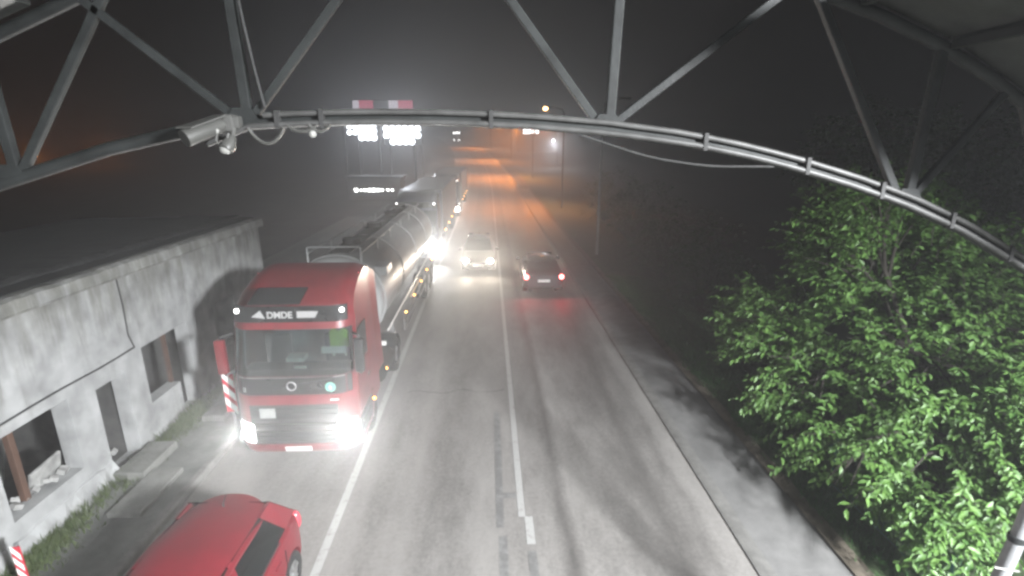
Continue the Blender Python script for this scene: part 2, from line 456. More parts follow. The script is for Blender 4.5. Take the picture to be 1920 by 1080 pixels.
# sealed transverse cracks
for yy, x0, x1, w in ((12.35, -2.2, .35, .035),):
    vs = []; nn = 14
    for i in range(nn + 1):
        x = x0 + (x1 - x0) * i / nn; y = yy + random.uniform(-.05, .05) + .06 * math.sin(i)
        ww = w * random.uniform(.3, 1)
        vs += [(x, y - ww / 2, 0.003), (x, y + ww / 2, 0.003)]
    mb = MB(); mb.add(vs, [(2 * i, 2 * i + 2, 2 * i + 3, 2 * i + 1) for i in range(nn)]); mb.build('tar_seam', 'tar', road)

def profile_strip(name, mat, prof, ys):
    # closed section (x,z) swept along the road
    rings = [[(x + cx(y), y, zr(y) + z) for x, z in prof] for y in ys]
    return MB().loft(rings).build(name, mat, smooth=35)
kys = [-20, -8, 0, 4, 8, 12, 16, 22, 30, 40, 50, 60, 75, 90, 110]
struct(profile_strip('kerb_right', 'concrete_kerb', [(4.02, -.1), (4.02, .035), (4.08, .065), (4.24, .072), (4.26, .068), (4.26, -.1)], kys))
struct(profile_strip('kerb_left', 'concrete_kerb', [(-5.62, -.1), (-5.62, .10), (-5.65, .125), (-5.76, .13), (-5.78, -.1)], kys))
pm('pavement_mat', (0.15, 0.148, 0.145), 0.75, 0.0, 0.22, 2.5, 0.4, 40)
struct(strip('pavement_right', 'pavement_mat', [4.26, 4.6, 5.0, 5.45], 0.064, YS[:40]))
pm('pavement_left_mat', (0.135, 0.138, 0.13), 0.8, 0.0, 0.3, 1.8, 0.5, 30)
struct(strip('pavement_left', 'pavement_left_mat', [-12.5, -9, -7.0, -6.4, -5.78], 0.105, YS[:28]))
struct(strip('verge_soil', 'soil', [5.40, 5.6, 5.85, 6.2], 0.06, YS[:45], zs=[.05, .065, .05, .0]))
struct(strip('verge', 'grass_ground', [5.62, 6.0, 6.6, 8, 11, 16], 0.075, YS[:45], zs=[.045, .05, .02, -.15, -.4, -.42]))

# ---------------------------------------------------------------- derelict building
WX = -7.3
bld = empty('derelict_building', (WX, 9, 0.1), 0, 'long white plastered derelict building with empty openings and broken roof edge', 'building')
def bl(mb, name, mat, parent=bld, **k):
    o = mb.build(name, mat, None, **k); o.parent = parent
    o.matrix_parent_inverse = Matrix.Translation((-WX, -9, -0.1)) if parent is bld else Matrix.Translation((-WX, -9, -0.1))
    if parent is not bld:
        o.matrix_parent_inverse = Matrix.Identity(4)
    return o
T = 0.30
ops = [(5.2, 6.1, 0.75, 2.05), (6.9, 8.30, .72, 2.08), (8.93, 9.72, .12, 1.92), (10.3, 11.35, .92, 2.2), (11.35, 11.95, .12, 2.2), (13.2, 14.3, .9, 2.2)]
ys_ = sorted({2.5, 16.45, *[v for o_ in ops for v in o_[:2]]}); zs_ = sorted({0.0, 3.8, *[v for o_ in ops for v in o_[2:]]})
def solid(i, j):
    if not (0 <= i < len(ys_) - 1 and 0 <= j < len(zs_) - 1): return False
    cy_, cz_ = (ys_[i] + ys_[i + 1]) / 2, (zs_[j] + zs_[j + 1]) / 2
    return not any(a < cy_ < b and c < cz_ < d for a, b, c, d in ops)
mb = MB()
for i in range(len(ys_) - 1):
    for j in range(len(zs_) - 1):
        if not solid(i, j): continue
        y0, y1, z0, z1 = ys_[i], ys_[i + 1], zs_[j], zs_[j + 1]
        mb.add([(WX, y0, z0), (WX, y1, z0), (WX, y1, z1), (WX, y0, z1)], [(0, 1, 2, 3)])
        mb.add([(WX - T, y0, z0), (WX - T, y1, z0), (WX - T, y1, z1), (WX - T, y0, z1)], [(3, 2, 1, 0)])
        for (di, dj, q) in ((-1, 0, (y0, z0, y0, z1)), (1, 0, (y1, z0, y1, z1)), (0, -1, (y0, z0, y1, z0)), (0, 1, (y0, z1, y1, z1))):
            if not solid(i + di, j + dj):
                a, b, c, d = q
                mb.add([(WX, a, b), (WX, c, d), (WX - T, c, d), (WX - T, a, b)], [(0, 1, 2, 3)])
bl(mb, 'front_wall', 'plaster')
bl(MB().box(WX - 5, WX - T, 16.1, 16.45, 0, 3.8), 'end_wall', 'plaster')
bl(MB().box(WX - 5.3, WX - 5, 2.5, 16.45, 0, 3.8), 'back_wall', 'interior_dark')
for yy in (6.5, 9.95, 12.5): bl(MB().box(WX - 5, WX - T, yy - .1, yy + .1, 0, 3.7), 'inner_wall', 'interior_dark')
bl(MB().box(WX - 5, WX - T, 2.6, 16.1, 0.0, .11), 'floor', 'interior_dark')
# roof slab with a crumbled front edge
def ragged(name, mat, x_out, z0, z1, seed, amp_x, amp_z, y0=2.4, y1=16.5, xin=WX - 2.2, near=True, n=90):
    rd = random.Random(seed); rings = []
    wz = 0; wx = 0
    for i in range(n + 1):
        y = y0 + (y1 - y0) * i / n
        fade = max(0.15, 1 - max(0, y - 9.0) / 5.0)
        wz = .75 * wz + rd.uniform(-1, 1) * .5; wx = .75 * wx + rd.uniform(-1, 1) * .5
        xo = x_out + wx * amp_x * fade; zt = z1 + wz * amp_z * fade
        rings.append([(xin, y, z0), (xo - .02, y, z0), (xo, y, z0 + .04), (xo - .02, y, zt - .03), (xo - .12, y, zt + .02 * rd.random()), (xo - .5, y, zt - .02), (xin, y, z1 - .02)])
    return bl(MB().loft(rings), name, mat)
ragged('roof_slab', 'plaster', WX + .16, 3.80, 4.06, 4, .012, .022)
ragged('roof_screed', 'roof_felt', WX - .42, 4.03, 4.16, 9, .06, .03, y0=7.4, y1=16.4)
felt = bl(MB().box(WX - 5.3, WX - .05, 2.5, 16.4, 4.085, 4.10), 'roof_felt', 'roof_felt')
# ledge cable along the wall and its drop
bl(MB().tube([(WX + .022, 2.6 + .5 * i, 2.29 + .012 * math.sin(i * 1.3)) for i in range(16)], .016, 6), 'wall_cable', 'cable_grey')
bl(MB().tube([(WX + .02, 10.0, 3.78), (WX + .025, 10.02, 3.2), (WX + .02, 10.0, 2.6), (WX + .022, 10.1, 2.3)], .013, 6), 'wall_cable', 'cable_grey')
# plinth at the wall foot, irregular
rd = random.Random(3)
rings = []
for i in range(34):
    y = 2.6 + (8.9 - 2.6) * i / 33; h = .42 + rd.uniform(-.05, .05) ; w = .10 + rd.uniform(-.03, .05)
    rings.append([(WX - .01, y, .02), (WX + w + .05, y, .02), (WX + w, y, h * .5), (WX + .03, y, h), (WX - .01, y, h + .02)])
bl(MB().loft(rings), 'plinth', 'plaster')
# inside the near window: brown post, pale boards, rubble
bl(MB().box(WX - .30, WX - .20, 7.36, 7.46, .75, 2.05), 'window_post', 'wood_brown', bevel=.01)
bl(MB().box(0, .05, -.3, .3, -.22, .22, Matrix.Translation((WX - .33, 7.9, .92)) @ Euler((R(8), R(18), 0)).to_matrix().to_4x4()), 'fallen_board', 'rubble_pale', bevel=.01)
bl(MB().box(-.03, .03, -.45, .45, -.55, .55, Matrix.Translation((WX - 1.2, 7.8, 1.0)) @ Euler((0, R(14), R(10))).to_matrix().to_4x4()), 'fallen_board', 'rubble_pale', bevel=.01)
for i in range(26):
    c = Vector((WX - random.uniform(.15, .4), random.uniform(7.08, 8.2), .75 + random.uniform(0, .03))) if i < 16 else Vector((WX - random.uniform(.5, 1.2), random.uniform(9.0, 9.7), .14))
    s_ = random.uniform(.03, .075)
    bl(MB().box(-s_, s_, -s_ * .8, s_ * .8, -s_ * .5, s_ * .7, Matrix.Translation(c + Vector((0, 0, s_ * .5))) @ Euler((random.random(), random.random(), random.random() * 3)).to_matrix().to_4x4()), 'rubble', 'rubble_pale')
bl(MB().box(WX - .25, WX - .17, 11.32, 11.38, .92, 2.2), 'window_post', 'wood_brown')

# doorstep slabs
def step(x0, x1, y0, y1, z1, lab):
    o = MB().box(x0 - (x0 + x1) / 2, x1 - (x0 + x1) / 2, -(y1 - y0) / 2, (y1 - y0) / 2, 0, z1 - .1).build('doorstep', 'concrete', None, ((x0 + x1) / 2, (y0 + y1) / 2, .1), bevel=.025)
    tag(o, lab, 'step')
step(-6.62, -6.05, 7.7, 9.0, .20, 'long low concrete step on the pavement below the narrow doorway')
step(-7.2, -6.64, 8.75, 9.85, .27, 'upper concrete step against the wall inside the narrow doorway')
step(-6.7, -6.2, 10.9, 11.75, .24, 'cracked concrete step at the far doorway beside the truck')

# weeds along the wall
def blades(name, mat, n, fn, h, w, parent=None):
    vs = np.zeros((n * 3, 3)); fs = np.arange(n * 3).reshape(-1, 3)
    for i in range(n):
        x, y, z, hs = fn()
        a = random.random() * 6.283; hh = h * hs * random.uniform(.5, 1.3); ww = w * random.uniform(.6, 1.4)
        lx, ly = random.uniform(-.6, .6) * hh, random.uniform(-.6, .6) * hh
        vs[3 * i] = (x - math.cos(a) * ww, y - math.sin(a) * ww, z); vs[3 * i + 1] = (x + math.cos(a) * ww, y + math.sin(a) * ww, z)
        vs[3 * i + 2] = (x + lx, y + ly, z + hh)
    me = bpy.data.meshes.new(name); me.from_pydata(vs.tolist(), [], fs.tolist()); me.materials.append(M[mat])
    o = bpy.data.objects.new(name, me); C.objects.link(o)
    if parent: o.parent = parent
    return stuff(o)
def weedpos():
    while True:
        y = random.uniform(4.0, 15.5)
        dens = .55 + .45 * math.sin(y * 2.1) * math.sin(y * .9 + 1)
        if random.random() < dens and not (8.6 < y < 9.9 and random.random() < .6): break
    d = abs(random.gauss(0, .22))
    return (WX + .12 + min(d, .8), y, .1, math.exp(-d * 1.5))
w = blades('wall_weeds', 'weed', 7000, weedpos, .22, .012); tag(w, 'ragged weeds growing along the foot of the white wall', 'weeds')
def vergepos():
    while True:
        x = 5.55 + abs(random.gauss(0, 1.1)); y = random.uniform(3, 24)
        if x > 5.75 + .14 * math.sin(y * 2.3) or random.random() < .12: break
    z = .115 if x < 6.1 else .115 - .07 * (x - 6.1)
    return (x, y, z, 1.0)
w = blades('verge_grass', 'grass', 26000, vergepos, .10, .010); tag(w, 'short grass on the verge beside the right pavement', 'grass')

# ---------------------------------------------------------------- hazard marker posts
def hazard(loc, rz, z0, z1, label, wid=.22, flip=1):
    t = empty('hazard_marker', loc, rz, label, 'marker', 'red and white hazard markers on the left')
    MB().tube([(0, .03, 0), (0, .03, z1 + .04)], .025, 8).build('post', 'galv', t, smooth=40)
    p = MB().box(-wid / 2, wid / 2, -.012, .012, z0, z1).build('plate', 'red_reflector', t, bevel=.006)
    h = (z1 - z0); ns = 3
    for k in range(ns):
        zc = z0 + h * (k + .5) / ns; d = h / ns * .28; sl = h / ns * .42 * flip
        MB().slab([(-wid / 2 + .008, -.0135, zc - d + sl), (wid / 2 - .008, -.0135, zc - d - sl), (wid / 2 - .008, -.0135, zc + d - sl), (-wid / 2 + .008, -.0135, zc + d + sl)], (0, -.003, 0)).build('white_stripe', 'retro_white', p)
    return t
pm('retro_white', (0.85, 0.84, 0.82), 0.3, 0.0, 0.05)
hazard((-5.47, 10.0, .12), R(6), .72, 1.62, 'striped hazard plate standing between the red truck and the wall')
hazard((-6.5, 6.05, .10), R(10), .38, .92, 'striped hazard plate at the wall foot in the lower left corner', .11)

# ---------------------------------------------------------------- wheels
def wheel(parent, x, y, r, wdt, side, dark=False):
    t = MB()
    prof = [(r * .62, -.5), (r * .93, -.5), (r, -.38), (r, .38), (r * .93, .5), (r * .62, .5)]
    rings = []
    n = 26
    for j in range(n + 1):
        a = 2 * math.pi * j / n
        rings.append([(x + p[1] * wdt, y + p[0] * math.cos(a), r + p[0] * math.sin(a)) for p in prof])
    t.loft(rings, cap=False)
    ty = t.build('tyre', 'rubber', parent, smooth=40)
    rm = MB()
    xo = x + side * wdt * .36
    rm.cyl((xo - side * .03, y, r), (1, 0, 0), r * .63, .06, 24)
    rm.build('rim', 'steel_dark' if dark else 'rim_metal', ty, smooth=40)
    sp = MB()
    for k in range(5):
        a = 2 * math.pi * k / 5 + .3
        sp.bar((xo + side * .012, y, r), (xo + side * .008, y + math.cos(a) * r * .58, r + math.sin(a) * r * .58), .07 * r / .3, .03, (1, 0, 0))
    sp.cyl((xo + side * .02, y, r), (1, 0, 0), r * .16, .05, 12)
    sp.build('spokes', 'rim_metal', ty)
    return ty

# ---------------------------------------------------------------- trucks
PROF = [(0.10, .27), (0.02, .36), (0.0, .60), (0.0, 1.00), (0.0, 1.38), (0.02, 1.56), (0.05, 1.95), (0.27, 2.84), (0.30, 2.97), (0.36, 3.30),
        (0.72, 3.50), (1.30, 3.68), (1.95, 3.76), (2.15, 3.74), (2.22, 3.60), (2.22, 1.0), (2.22, .62), (1.55, .62), (1.45, .35)]
def yprof(z):
    pts = PROF[:10]
    if z <= pts[0][1]: return pts[0][0]
    for (a, za), (b, zb) in zip(pts, pts[1:]):
        if za <= z <= zb: return a + (b - a) * (z - za) / (zb - za)
    return pts[-1][0]
HW = 1.19
def corner(x):
    e = max(0.0, abs(x) - (HW - .42)) / .42
    return .26 * e ** 2.4 + .02 * (abs(x) / HW) ** 2
def yfront(x, z): return yprof(z) + corner(x)
def patch(x0, x1, z0, z1, proud, th=.03, nx=14, nz=3, sk=0.0):
    mb = MB(); F_, B_ = [], []
    for j in range(nz + 1):
        for i in range(nx + 1):
            x = x0 + (x1 - x0) * i / nx; z = z0 + (z1 - z0) * j / nz + sk * (x - x0)
            y = yfront(x, z); F_.append((x, y - proud, z)); B_.append((x, y - proud + th, z))
    n = nx + 1; N = len(F_); fs = []
    for j in range(nz):
        for i in range(nx):
            a = j * n + i; fs.append((a, a + 1, a + n + 1, a + n)); fs.append((N + a, N + a + n, N + a + n + 1, N + a + 1))
    bd = [i for i in range(n)] + [j * n + nx for j in range(1, nz + 1)] + [nz * n + i for i in range(nx - 1, -1, -1)] + [j * n for j in range(nz - 1, 0, -1)]
    for a, b in zip(bd, bd[1:] + bd[:1]): fs.append((a, a + N, b + N, b))
    mb.add(F_ + B_, fs); return mb

def make_truck(loc, label, paint, detail=True,  head_power=1.0, trailer='tank', group=None, rz=0.0, lampcol=(1, .98, .95), aim=.35, glare=1500, glare_aim=(.1, -1, .3)):
    t = empty('articulated_truck', loc, rz, label, 'truck', group)
    # cab shell
    xs = [-HW, -HW + .05, -HW + .16, -HW + .30, -.80, -.4, 0, .4, .80, HW - .30, HW - .16, HW - .05, HW]
    def taper(x, z):  # roof narrows towards the top
        k = max(0, z - 2.9); return x * (1 - .075 * k - .03 * k * k)
    vs, fs = [], []; n = len(PROF)
    for x in xs:
        e = max(0.0, abs(x) - (HW - .30)) / .30
        for i, (y, z) in enumerate(PROF):
            yy = y + (corner(x) if i < 10 else (corner(x) * max(0, 1 - (i - 9) / 3) if i < 12 else 0))
            zz = z - (.10 * e ** 2.2 if 9 <= i <= 13 else 0)
            vs.append((taper(x, z), yy, zz))
    for k in range(len(xs) - 1):
        for i in range(n):
            j = (i + 1) % n
            if i == 6 and 1 <= k <= len(xs) - 3: continue       # windscreen opening
            fs.append((k * n + i, k * n + j, (k + 1) * n + j, (k + 1) * n + i))
    fs.append(tuple(range(n))); fs.append(tuple((len(xs) - 1) * n + i for i in range(n - 1, -1, -1)))
    mb = MB(); mb.add(vs, fs)
    body = mb.build('cab', paint, t, smooth=30)
    # front panels
    patch(-1.10, 1.10, 1.955, 2.835, .004, .012).build('windscreen', 'windscreen_glass', t, smooth=40)
    vis = patch(-1.08, 1.08, 2.99, 3.29, .05, .06).build('sun_visor', 'gloss_black', t, smooth=40)
    patch(-1.12, 1.12, 1.57, 1.945, .012, .02).build('front_panel', 'gloss_black', t, smooth=40)
    gr = patch(-.86, .86, .50, 1.36, .010, .02).build('grille', 'black_plastic', t, smooth=40)
    for zz in (.56, .66, .76, .88, 1.02, 1.14, 1.26):
        patch(-.82, .82, zz - .022, zz + .022, .03, .03, nz=1).build('grille_bar', 'black_plastic', gr, smooth=40)
    patch(-.84, .84, .955, .98, .045, .03, nz=1).build('chrome_strip', 'chrome', gr, smooth=40)
    patch(-.80, .80, .80, .815, .045, .03, nz=1).build('chrome_strip', 'chrome', gr, smooth=40)
    patch(-1.02, 1.02, 1.925, 1.945, .03, .03, nz=1).build('wiper_rail', 'chrome', t, smooth=40)
    bmp = patch(-1.2, 1.2, .29, .48, .03, .06).build('bumper', paint, t, smooth=40)
    patch(-.26, .26, .335, .445, .045, .014, nx=4, nz=1).build('number_plate', 'plate_white', bmp)
    # headlights: L-shaped lens, lit
    for s in (-1, 1):
        h = patch(s * .80, s * 1.16, .52, .98, .016, .04, nx=5).build('headlight', 'lens_clear', t, smooth=40)
        patch(s * .83, s * 1.13, .56, .95, .03, .02, nx=5).build('lamp', 'lamp_white', h, smooth=40)
        pw = head_power * (1.0 if s > 0 else .55)
        spot('headlight_beam', t, (s * 1.0, yfront(1.0, .72) - .16, .72), (0.05 * s, -1, aim), 5200 * pw, lampcol, 130, 1.0, .09)
        spot('headlight_glare', t, (s * 1.0, yfront(1.0, .74) - .10, .74), glare_aim, glare * (1.0 if s > 0 else .5), lampcol, 48, .8, .09)
    # visor lamps
    for s in (-1, 1):
        x = s * 1.0
        MB().sphere((x, yfront(x, 3.2) - .06, 3.2), .045, 10, 6).build('marker_lamp', 'lamp_small', vis)
    if detail:
        # lit name board: emblem, four letters, plain lit block
        def fr(x, z, pr): return Matrix.Translation((x, yfront(x, z) - pr, z)) @ Euler((R(90) - .10, 0, 0)).to_matrix().to_4x4()
        text_mesh('sign_letters', 'DMDE', .175, 'sign_lit', vis, fr(-.41, 3.075, .056), .003, .006)
        MB().slab([(-.70, yfront(-.6, 3.1) - .056, 3.10), (-.53, yfront(-.5, 3.2) - .056, 3.225), (-.44, yfront(-.45, 3.06) - .056, 3.065)], (0, -.004, 0)).build('sign_emblem', 'sign_lit', vis)
        patch(.16, .50, 3.075, 3.20, .058, .006, nx=4, nz=1).build('sign_block', 'sign_lit', vis)
        MB().slab([(.50, yfront(.5, 3.1) - .058, 3.075), (.52, yfront(.5, 3.1) - .058, 3.10), (.57, yfront(.55, 3.2) - .066, 3.20), (.50, yfront(.5, 3.2) - .066, 3.20)], (0, -.004, 0)).build('sign_block', 'sign_lit', vis)
        # grille emblem: ring with a diagonal bar
        em_ = MB()
        ring = [(0 + .085 * math.cos(a), yfront(0, 1.76) - .03, 1.76 + .085 * math.sin(a)) for a in [2 * math.pi * k / 20 for k in range(21)]]
        em_.tube(ring, .012, 6)
        em_.build('badge_ring', 'rim_metal', t)
        MB().bar((-1.0, yfront(-1.0, 1.60) - .02, 1.60), (-.10, yfront(0, 1.72) - .02, 1.73), .02, .02, (0, 1, 0)).build('badge_bar', 'steel', t)
        MB().bar((.10, yfront(0, 1.78) - .02, 1.79), (.86, yfront(.8, 1.9) - .02, 1.90), .02, .02, (0, 1, 0)).build('badge_bar', 'steel', t)
        st = MB().cyl((.74, yfront(.74, 1.72) - .016, 1.72), (0, 1, 0), .10, .006, 24).build('round_sticker', 'sticker_green', t)
        text_mesh('sticker_number', '6', .12, 'paper', st, fr(.71, 1.68, .022), .001)
        patch(.72, .88, 1.44, 1.47, .02, .02, nx=3, nz=1).build('marker_lamp', 'sign_lit', t)
        patch(-.95, -.90, 1.64, 1.72, .02, .02, nx=2, nz=1).build('washer_nozzle', 'rim_metal', t)
        patch(-.66, -.36, 1.10, 1.30, .036, .02, nx=4, nz=1).build('permit_plate', 'permit_grey', gr)
        # cab inside
        MB().box(-1.1, 1.1, .42, .85, 1.6, 1.93).build('dashboard', 'black_plastic', t, bevel=.05)
        for s in (-.62, .62):
            MB().box(s - .26, s + .26, 1.05, 1.2, 1.5, 2.45).build('seat_back', 'seat_fabric', t, bevel=.06)
        MB().box(-.95, .95, 1.75, 1.8, 1.4, 2.75).build('bunk_curtain', 'bunk_pale', t)
        MB().box(-.30, .05, .62, .9, 2.0, 2.09).build('folded_paper', 'paper', t)
        MB().box(.50, .98, .30, .42, 1.98, 2.12, Euler((R(-25), 0, 0)).to_matrix().to_4x4() @ Matrix.Translation((0, -.9, .25))).build('dash_papers', 'paper', t)
        MB().box(-.02, .22, .30, .31, 2.0, 2.06).build('dash_tag', 'paper', t)
        vest = MB()
        vest.slab([(.62, .62, 2.30), (.98, .62, 2.30), (1.0, .64, 2.62), (.88, .62, 2.72), (.80, .62, 2.64), (.70, .62, 2.72), (.62, .62, 2.64)], (0, .08, 0))
        vest.build('hanging_vest', 'hi_vis', t, bevel=.015)
        for a, b in ((.66, .40), (.90, .42)):
            MB().box(a, a + .05, .60, .612, 2.05 + b * .2, 2.32).build('reflective_strip', 'paper', t)
        # side glass, door line, deflector
        for s in (-1, 1):
            xx = s * (HW + .004)
            MB().slab([(xx, .42, 1.98), (xx, 1.25, 1.98), (xx, 1.25, 2.72), (xx, .62, 2.72)], (s * .008, 0, 0)).build('door_window', 'gloss_black', t)
            d = MB().box(xx - .01, xx + .012, .34, 1.36, .95, 1.94).build('door', paint, t, bevel=.008)
            MB().box(xx + .012 - .02 * (s < 0), xx + .032 - .02 * (s < 0), 1.1, 1.28, 1.45, 1.5).build('handle', 'black_plastic', d)
            MB().box(xx - .02, xx + .02, .25, 1.35, .42, .90).build('step_panel', 'black_plastic', t, bevel=.02)
            for zz in (.50, .72):
                MB().box(xx - .02, xx + .035, .45, 1.1, zz, zz + .03).build('step', 'steel', t)
            MB().slab([(s * 1.16, 2.24, 1.0), (s * 1.18, 2.85, 1.0), (s * 1.12, 2.75, 3.4), (s * 1.08, 2.24, 3.62)], (-s * .03, 0, 0)).build('side_deflector', paint, t)
            # mirror
            m_ = MB().box(s * 1.32 - .09, s * 1.32 + .09, .10, .24, 1.98, 2.68).build('mirror', 'black_plastic' if s > 0 else paint, t, bevel=.04)
            MB().tube([(s * 1.16, .38, 2.72), (s * 1.32, .2, 2.72), (s * 1.32, .18, 2.6)], .025, 8).build('mirror_arm', 'black_plastic', m_)
            MB().tube([(s * 1.18, .36, 1.94), (s * 1.32, .2, 1.93), (s * 1.32, .18, 2.02)], .025, 8).build('mirror_arm', 'black_plastic', m_)
            for yy, zz in ((1.45, .72), (2.9, .80)):
                MB().sphere((s * (HW + .03), yy, zz), .035, 8, 6).build('side_marker', 'lamp_amber', t)
            MB().sphere((s * 1.05, 1.6, 3.62), .022, 8, 6).build('roof_marker', 'lamp_red', t)
        MB().box(-.52, .42, .78, 1.35, 3.50, 3.53, Matrix.Translation((0, 0, .09)) @ Matrix.Rotation(R(17), 4, 'X') @ Matrix.Translation((0, .02, -.20))).build('roof_hatch', 'gloss_black', t, bevel=.02)
        # fuel tank and chassis
        MB().cyl((.92, 3.4, .72), (0, 1, 0), .32, 1.1, 18).build('fuel_tank', 'steel', t, smooth=40)
        MB().cyl((-.92, 3.4, .72), (0, 1, 0), .32, 1.1, 18).build('fuel_tank', 'steel', t, smooth=40)
        fd = MB()
        for s in (-1, 1):
            arc = [(4.55 + .62 * math.cos(a), .5 + .60 * math.sin(a)) for a in [math.pi * k / 10 for k in range(11)]]
            MB().loft([[(s * .68, y, z), (s * 1.20, y, z), (s * 1.20, y, z + .02), (s * .68, y, z + .02)] for y, z in arc]).build('mudguard', 'black_plastic', t)
        MB().box(.84, 1.22, 3.05, 3.12, 1.36, 1.46).build('marker_strip', 'plate_white', t)
        MB().box(.62, .838, 3.05, 3.12, 1.36, 1.46).build('marker_strip', 'red_reflector', t)
    for s in (-1, 1):
        wheel(t, s * 1.02, 1.38 - .0, .50, .32, s, True)
        wheel(t, s * .95, 4.55, .50, .5, s, True)
    MB().box(-.42, .42, .5, 5.4, .66, .92).build('chassis', 'black_plastic', t)
    # trailer
    if trailer == 'tank':
        y0, y1, zc, rx, rz_ = 2.95, 15.3, 2.42, 1.17, 1.17
        rings = []
        st = [(0, .30), (.03, .52), (.09, .74), (.18, .89), (.30, .965), (.42, .99), (.5, 1.0)]
        ysn = [(y0 + a, k) for a, k in st] + [(y0 + 2.5 * i, 1.0) for i in range(1, 5)] + [(y1 - a, k) for a, k in reversed(st)]
        for y, k in ysn:
            rings.append([(rx * k * math.cos(a), y, zc + rz_ * k * math.sin(a)) for a in [2 * math.pi * j / 40 for j in range(40)]])
        tk = MB().loft(rings).build('tank', 'tank_white', t, smooth=50)
        for yy in (3.6, 6.6, 9.6, 12.6, 14.8):
            MB().tube([((rx + .006) * math.cos(a), yy, zc + (rz_ + .006) * math.sin(a)) for a in [2 * math.pi * j / 40 for j in range(41)]], .022, 6).build('tank_band', 'tank_white', tk, smooth=40)
        # top guard rail hoop and walkway
        r_ = MB()
        r_.tube([(-.66, 3.5, 3.40), (-.66, 3.5, 3.80), (-.62, 3.5, 3.83), (.62, 3.5, 3.83), (.66, 3.5, 3.80), (.66, 3.5, 3.40)], .022, 8)
        r_.tube([(-.66, 3.5, 3.66), (-.66, 14.5, 3.66)], .018, 8); r_.tube([(.66, 3.5, 3.66), (.66, 14.5, 3.66)], .018, 8)
        for yy in (5.5, 7.5, 9.5, 11.5, 13.5):
            for s in (-1, 1): r_.tube([(s * .66, yy, 3.36), (s * .66, yy, 3.66)], .016, 6)
        r_.build('guard_rail', 'tank_white', tk, smooth=40)
        MB().box(-.25, .25, 3.9, 14.4, 3.57, 3.605).build('walkway', 'steel', tk)
        for yy in (5.2, 8.2, 11.2, 13.4):
            MB().cyl((0, yy, 3.68), (0, 0, 1), .24, .16, 18).build('manhole_lid', 'steel', tk, smooth=40)
        # box beside the front dome
        MB().box(.72, 1.2, 3.9, 4.6, 2.98, 3.22).build('valve_box', 'tank_white', t, bevel=.03)
        MB().box(-.45, .45, 3.4, 15.2, 1.0, 1.28).build('trailer_frame', 'frame_grey', t)
        for s in (-1, 1):
            sd = MB(); xx = s * 1.2
            sd.bar((xx, 6.0, 1.02), (xx, 11.6, 1.02), .03, .08); sd.bar((xx, 6.0, .72), (xx, 11.6, .72), .03, .08)
            for yy in (6.2, 8.0, 9.8, 11.4): sd.bar((xx - s * .03, yy, .60), (xx - s * .03, yy, 1.22), .04, .05, (0, 1, 0))
            sd.build('side_guard', 'frame_grey', t)
            MB().tube([(s * 1.19, 3.6, 1.58), (s * 1.19, 15.0, 1.58)], .028, 8).build('hose_tube', 'plate_white', t, smooth=40)
            for yy in (6.3, 8.2, 10.1, 12.0, 14.0):
                MB().sphere((s * 1.225, yy, 1.18), .035, 8, 6).build('side_marker', 'lamp_amber', t)
            MB().box(xx - .012, xx + .012, 7.5, 10.0, 1.30, 1.345).build('reflector_tape', 'tape_glow', t)
            for yy in (11.9, 13.2, 14.5):
                wheel(t, s * .98, yy - .1, .5, .42, s, True)
                MB().loft([[(s * .72, yy - .1 + .60 * math.cos(a), .5 + .60 * math.sin(a)), (s * 1.21, yy - .1 + .60 * math.cos(a), .5 + .60 * math.sin(a)), (s * 1.21, yy - .1 + .62 * math.cos(a), .5 + .62 * math.sin(a)), (s * .72, yy - .1 + .62 * math.cos(a), .5 + .62 * math.sin(a))] for a in [R(20 + 14 * k) for k in range(11)]]).build('mudguard', 'black_plastic', t)
        for s in (-.9, .9): MB().bar((s, 5.6, .1), (s, 5.6, 1.1), .12, .12, (0, 1, 0)).build('landing_leg', 'frame_grey', t)
    else:
        MB().box(-1.24, 1.24, 2.75, 15.6, 1.15, 3.72).build('trailer_body', 'tarp_dark', t, bevel=.04)
        MB().box(-.45, .45, 3.4, 15.4, .9, 1.14).build('trailer_frame', 'black_plastic', t)
        for s in (-1, 1):
            for yy in (11.8, 13.1, 14.4): wheel(t, s * .98, yy, .5, .42, s, True)
            for yy in (4, 7, 10, 13): MB().sphere((s * 1.26, yy, 1.22), .05, 8, 6).build('side_marker', 'lamp_amber', t)
        for s in (-.9, .9): MB().bar((s, 5.6, .1), (s, 5.6, 1.1), .12, .12, (0, 1, 0)).build('landing_leg', 'frame_grey', t)
    return t
pm('permit_grey', (0.30, 0.31, 0.30), 0.5)
em('tape_glow', (1.0, 0.72, 0.45), 0.7)  # reflector tape glows by itself, its reflected light put in as emission

truck1 = make_truck((-3.88, 9.25, 0), 'red tanker truck with a lit name board and white tank at the wall', 'truck_red', True, .055, aim=.5, glare=1450, glare_aim=(.28, -1, .78))
truck2 = make_truck((-3.95, 27.6, 0), 'dark truck with one glaring headlight queueing right behind the white tank', 'truck_blue', False, .13, aim=.2, glare=2500, glare_aim=(.11, -1, .34), trailer='box', group='trucks queueing behind the tanker')
truck3 = make_truck((-3.75, 45.6, 0), 'farthest truck of the queue at the start of the orange lit road', 'truck_blue', False, .03, 'box', 'trucks queueing behind the tanker', lampcol=(1, .9, .8), glare=700, glare_aim=(.06, -1, .28))

# ---------------------------------------------------------------- cars
def boolean_cut(o, cutters):
    for c in cutters:
        md = o.modifiers.new('cut', 'BOOLEAN'); md.object = c; md.operation = 'DIFFERENCE'; md.solver = 'EXACT'
    bpy.context.view_layer.update()
    me = bpy.data.meshes.new_from_object(o.evaluated_get(bpy.context.evaluated_depsgraph_get()))
    o.modifiers.clear(); old = o.data; o.data = me; me.name = old.name
    for c in cutters: bpy.data.objects.remove(c)

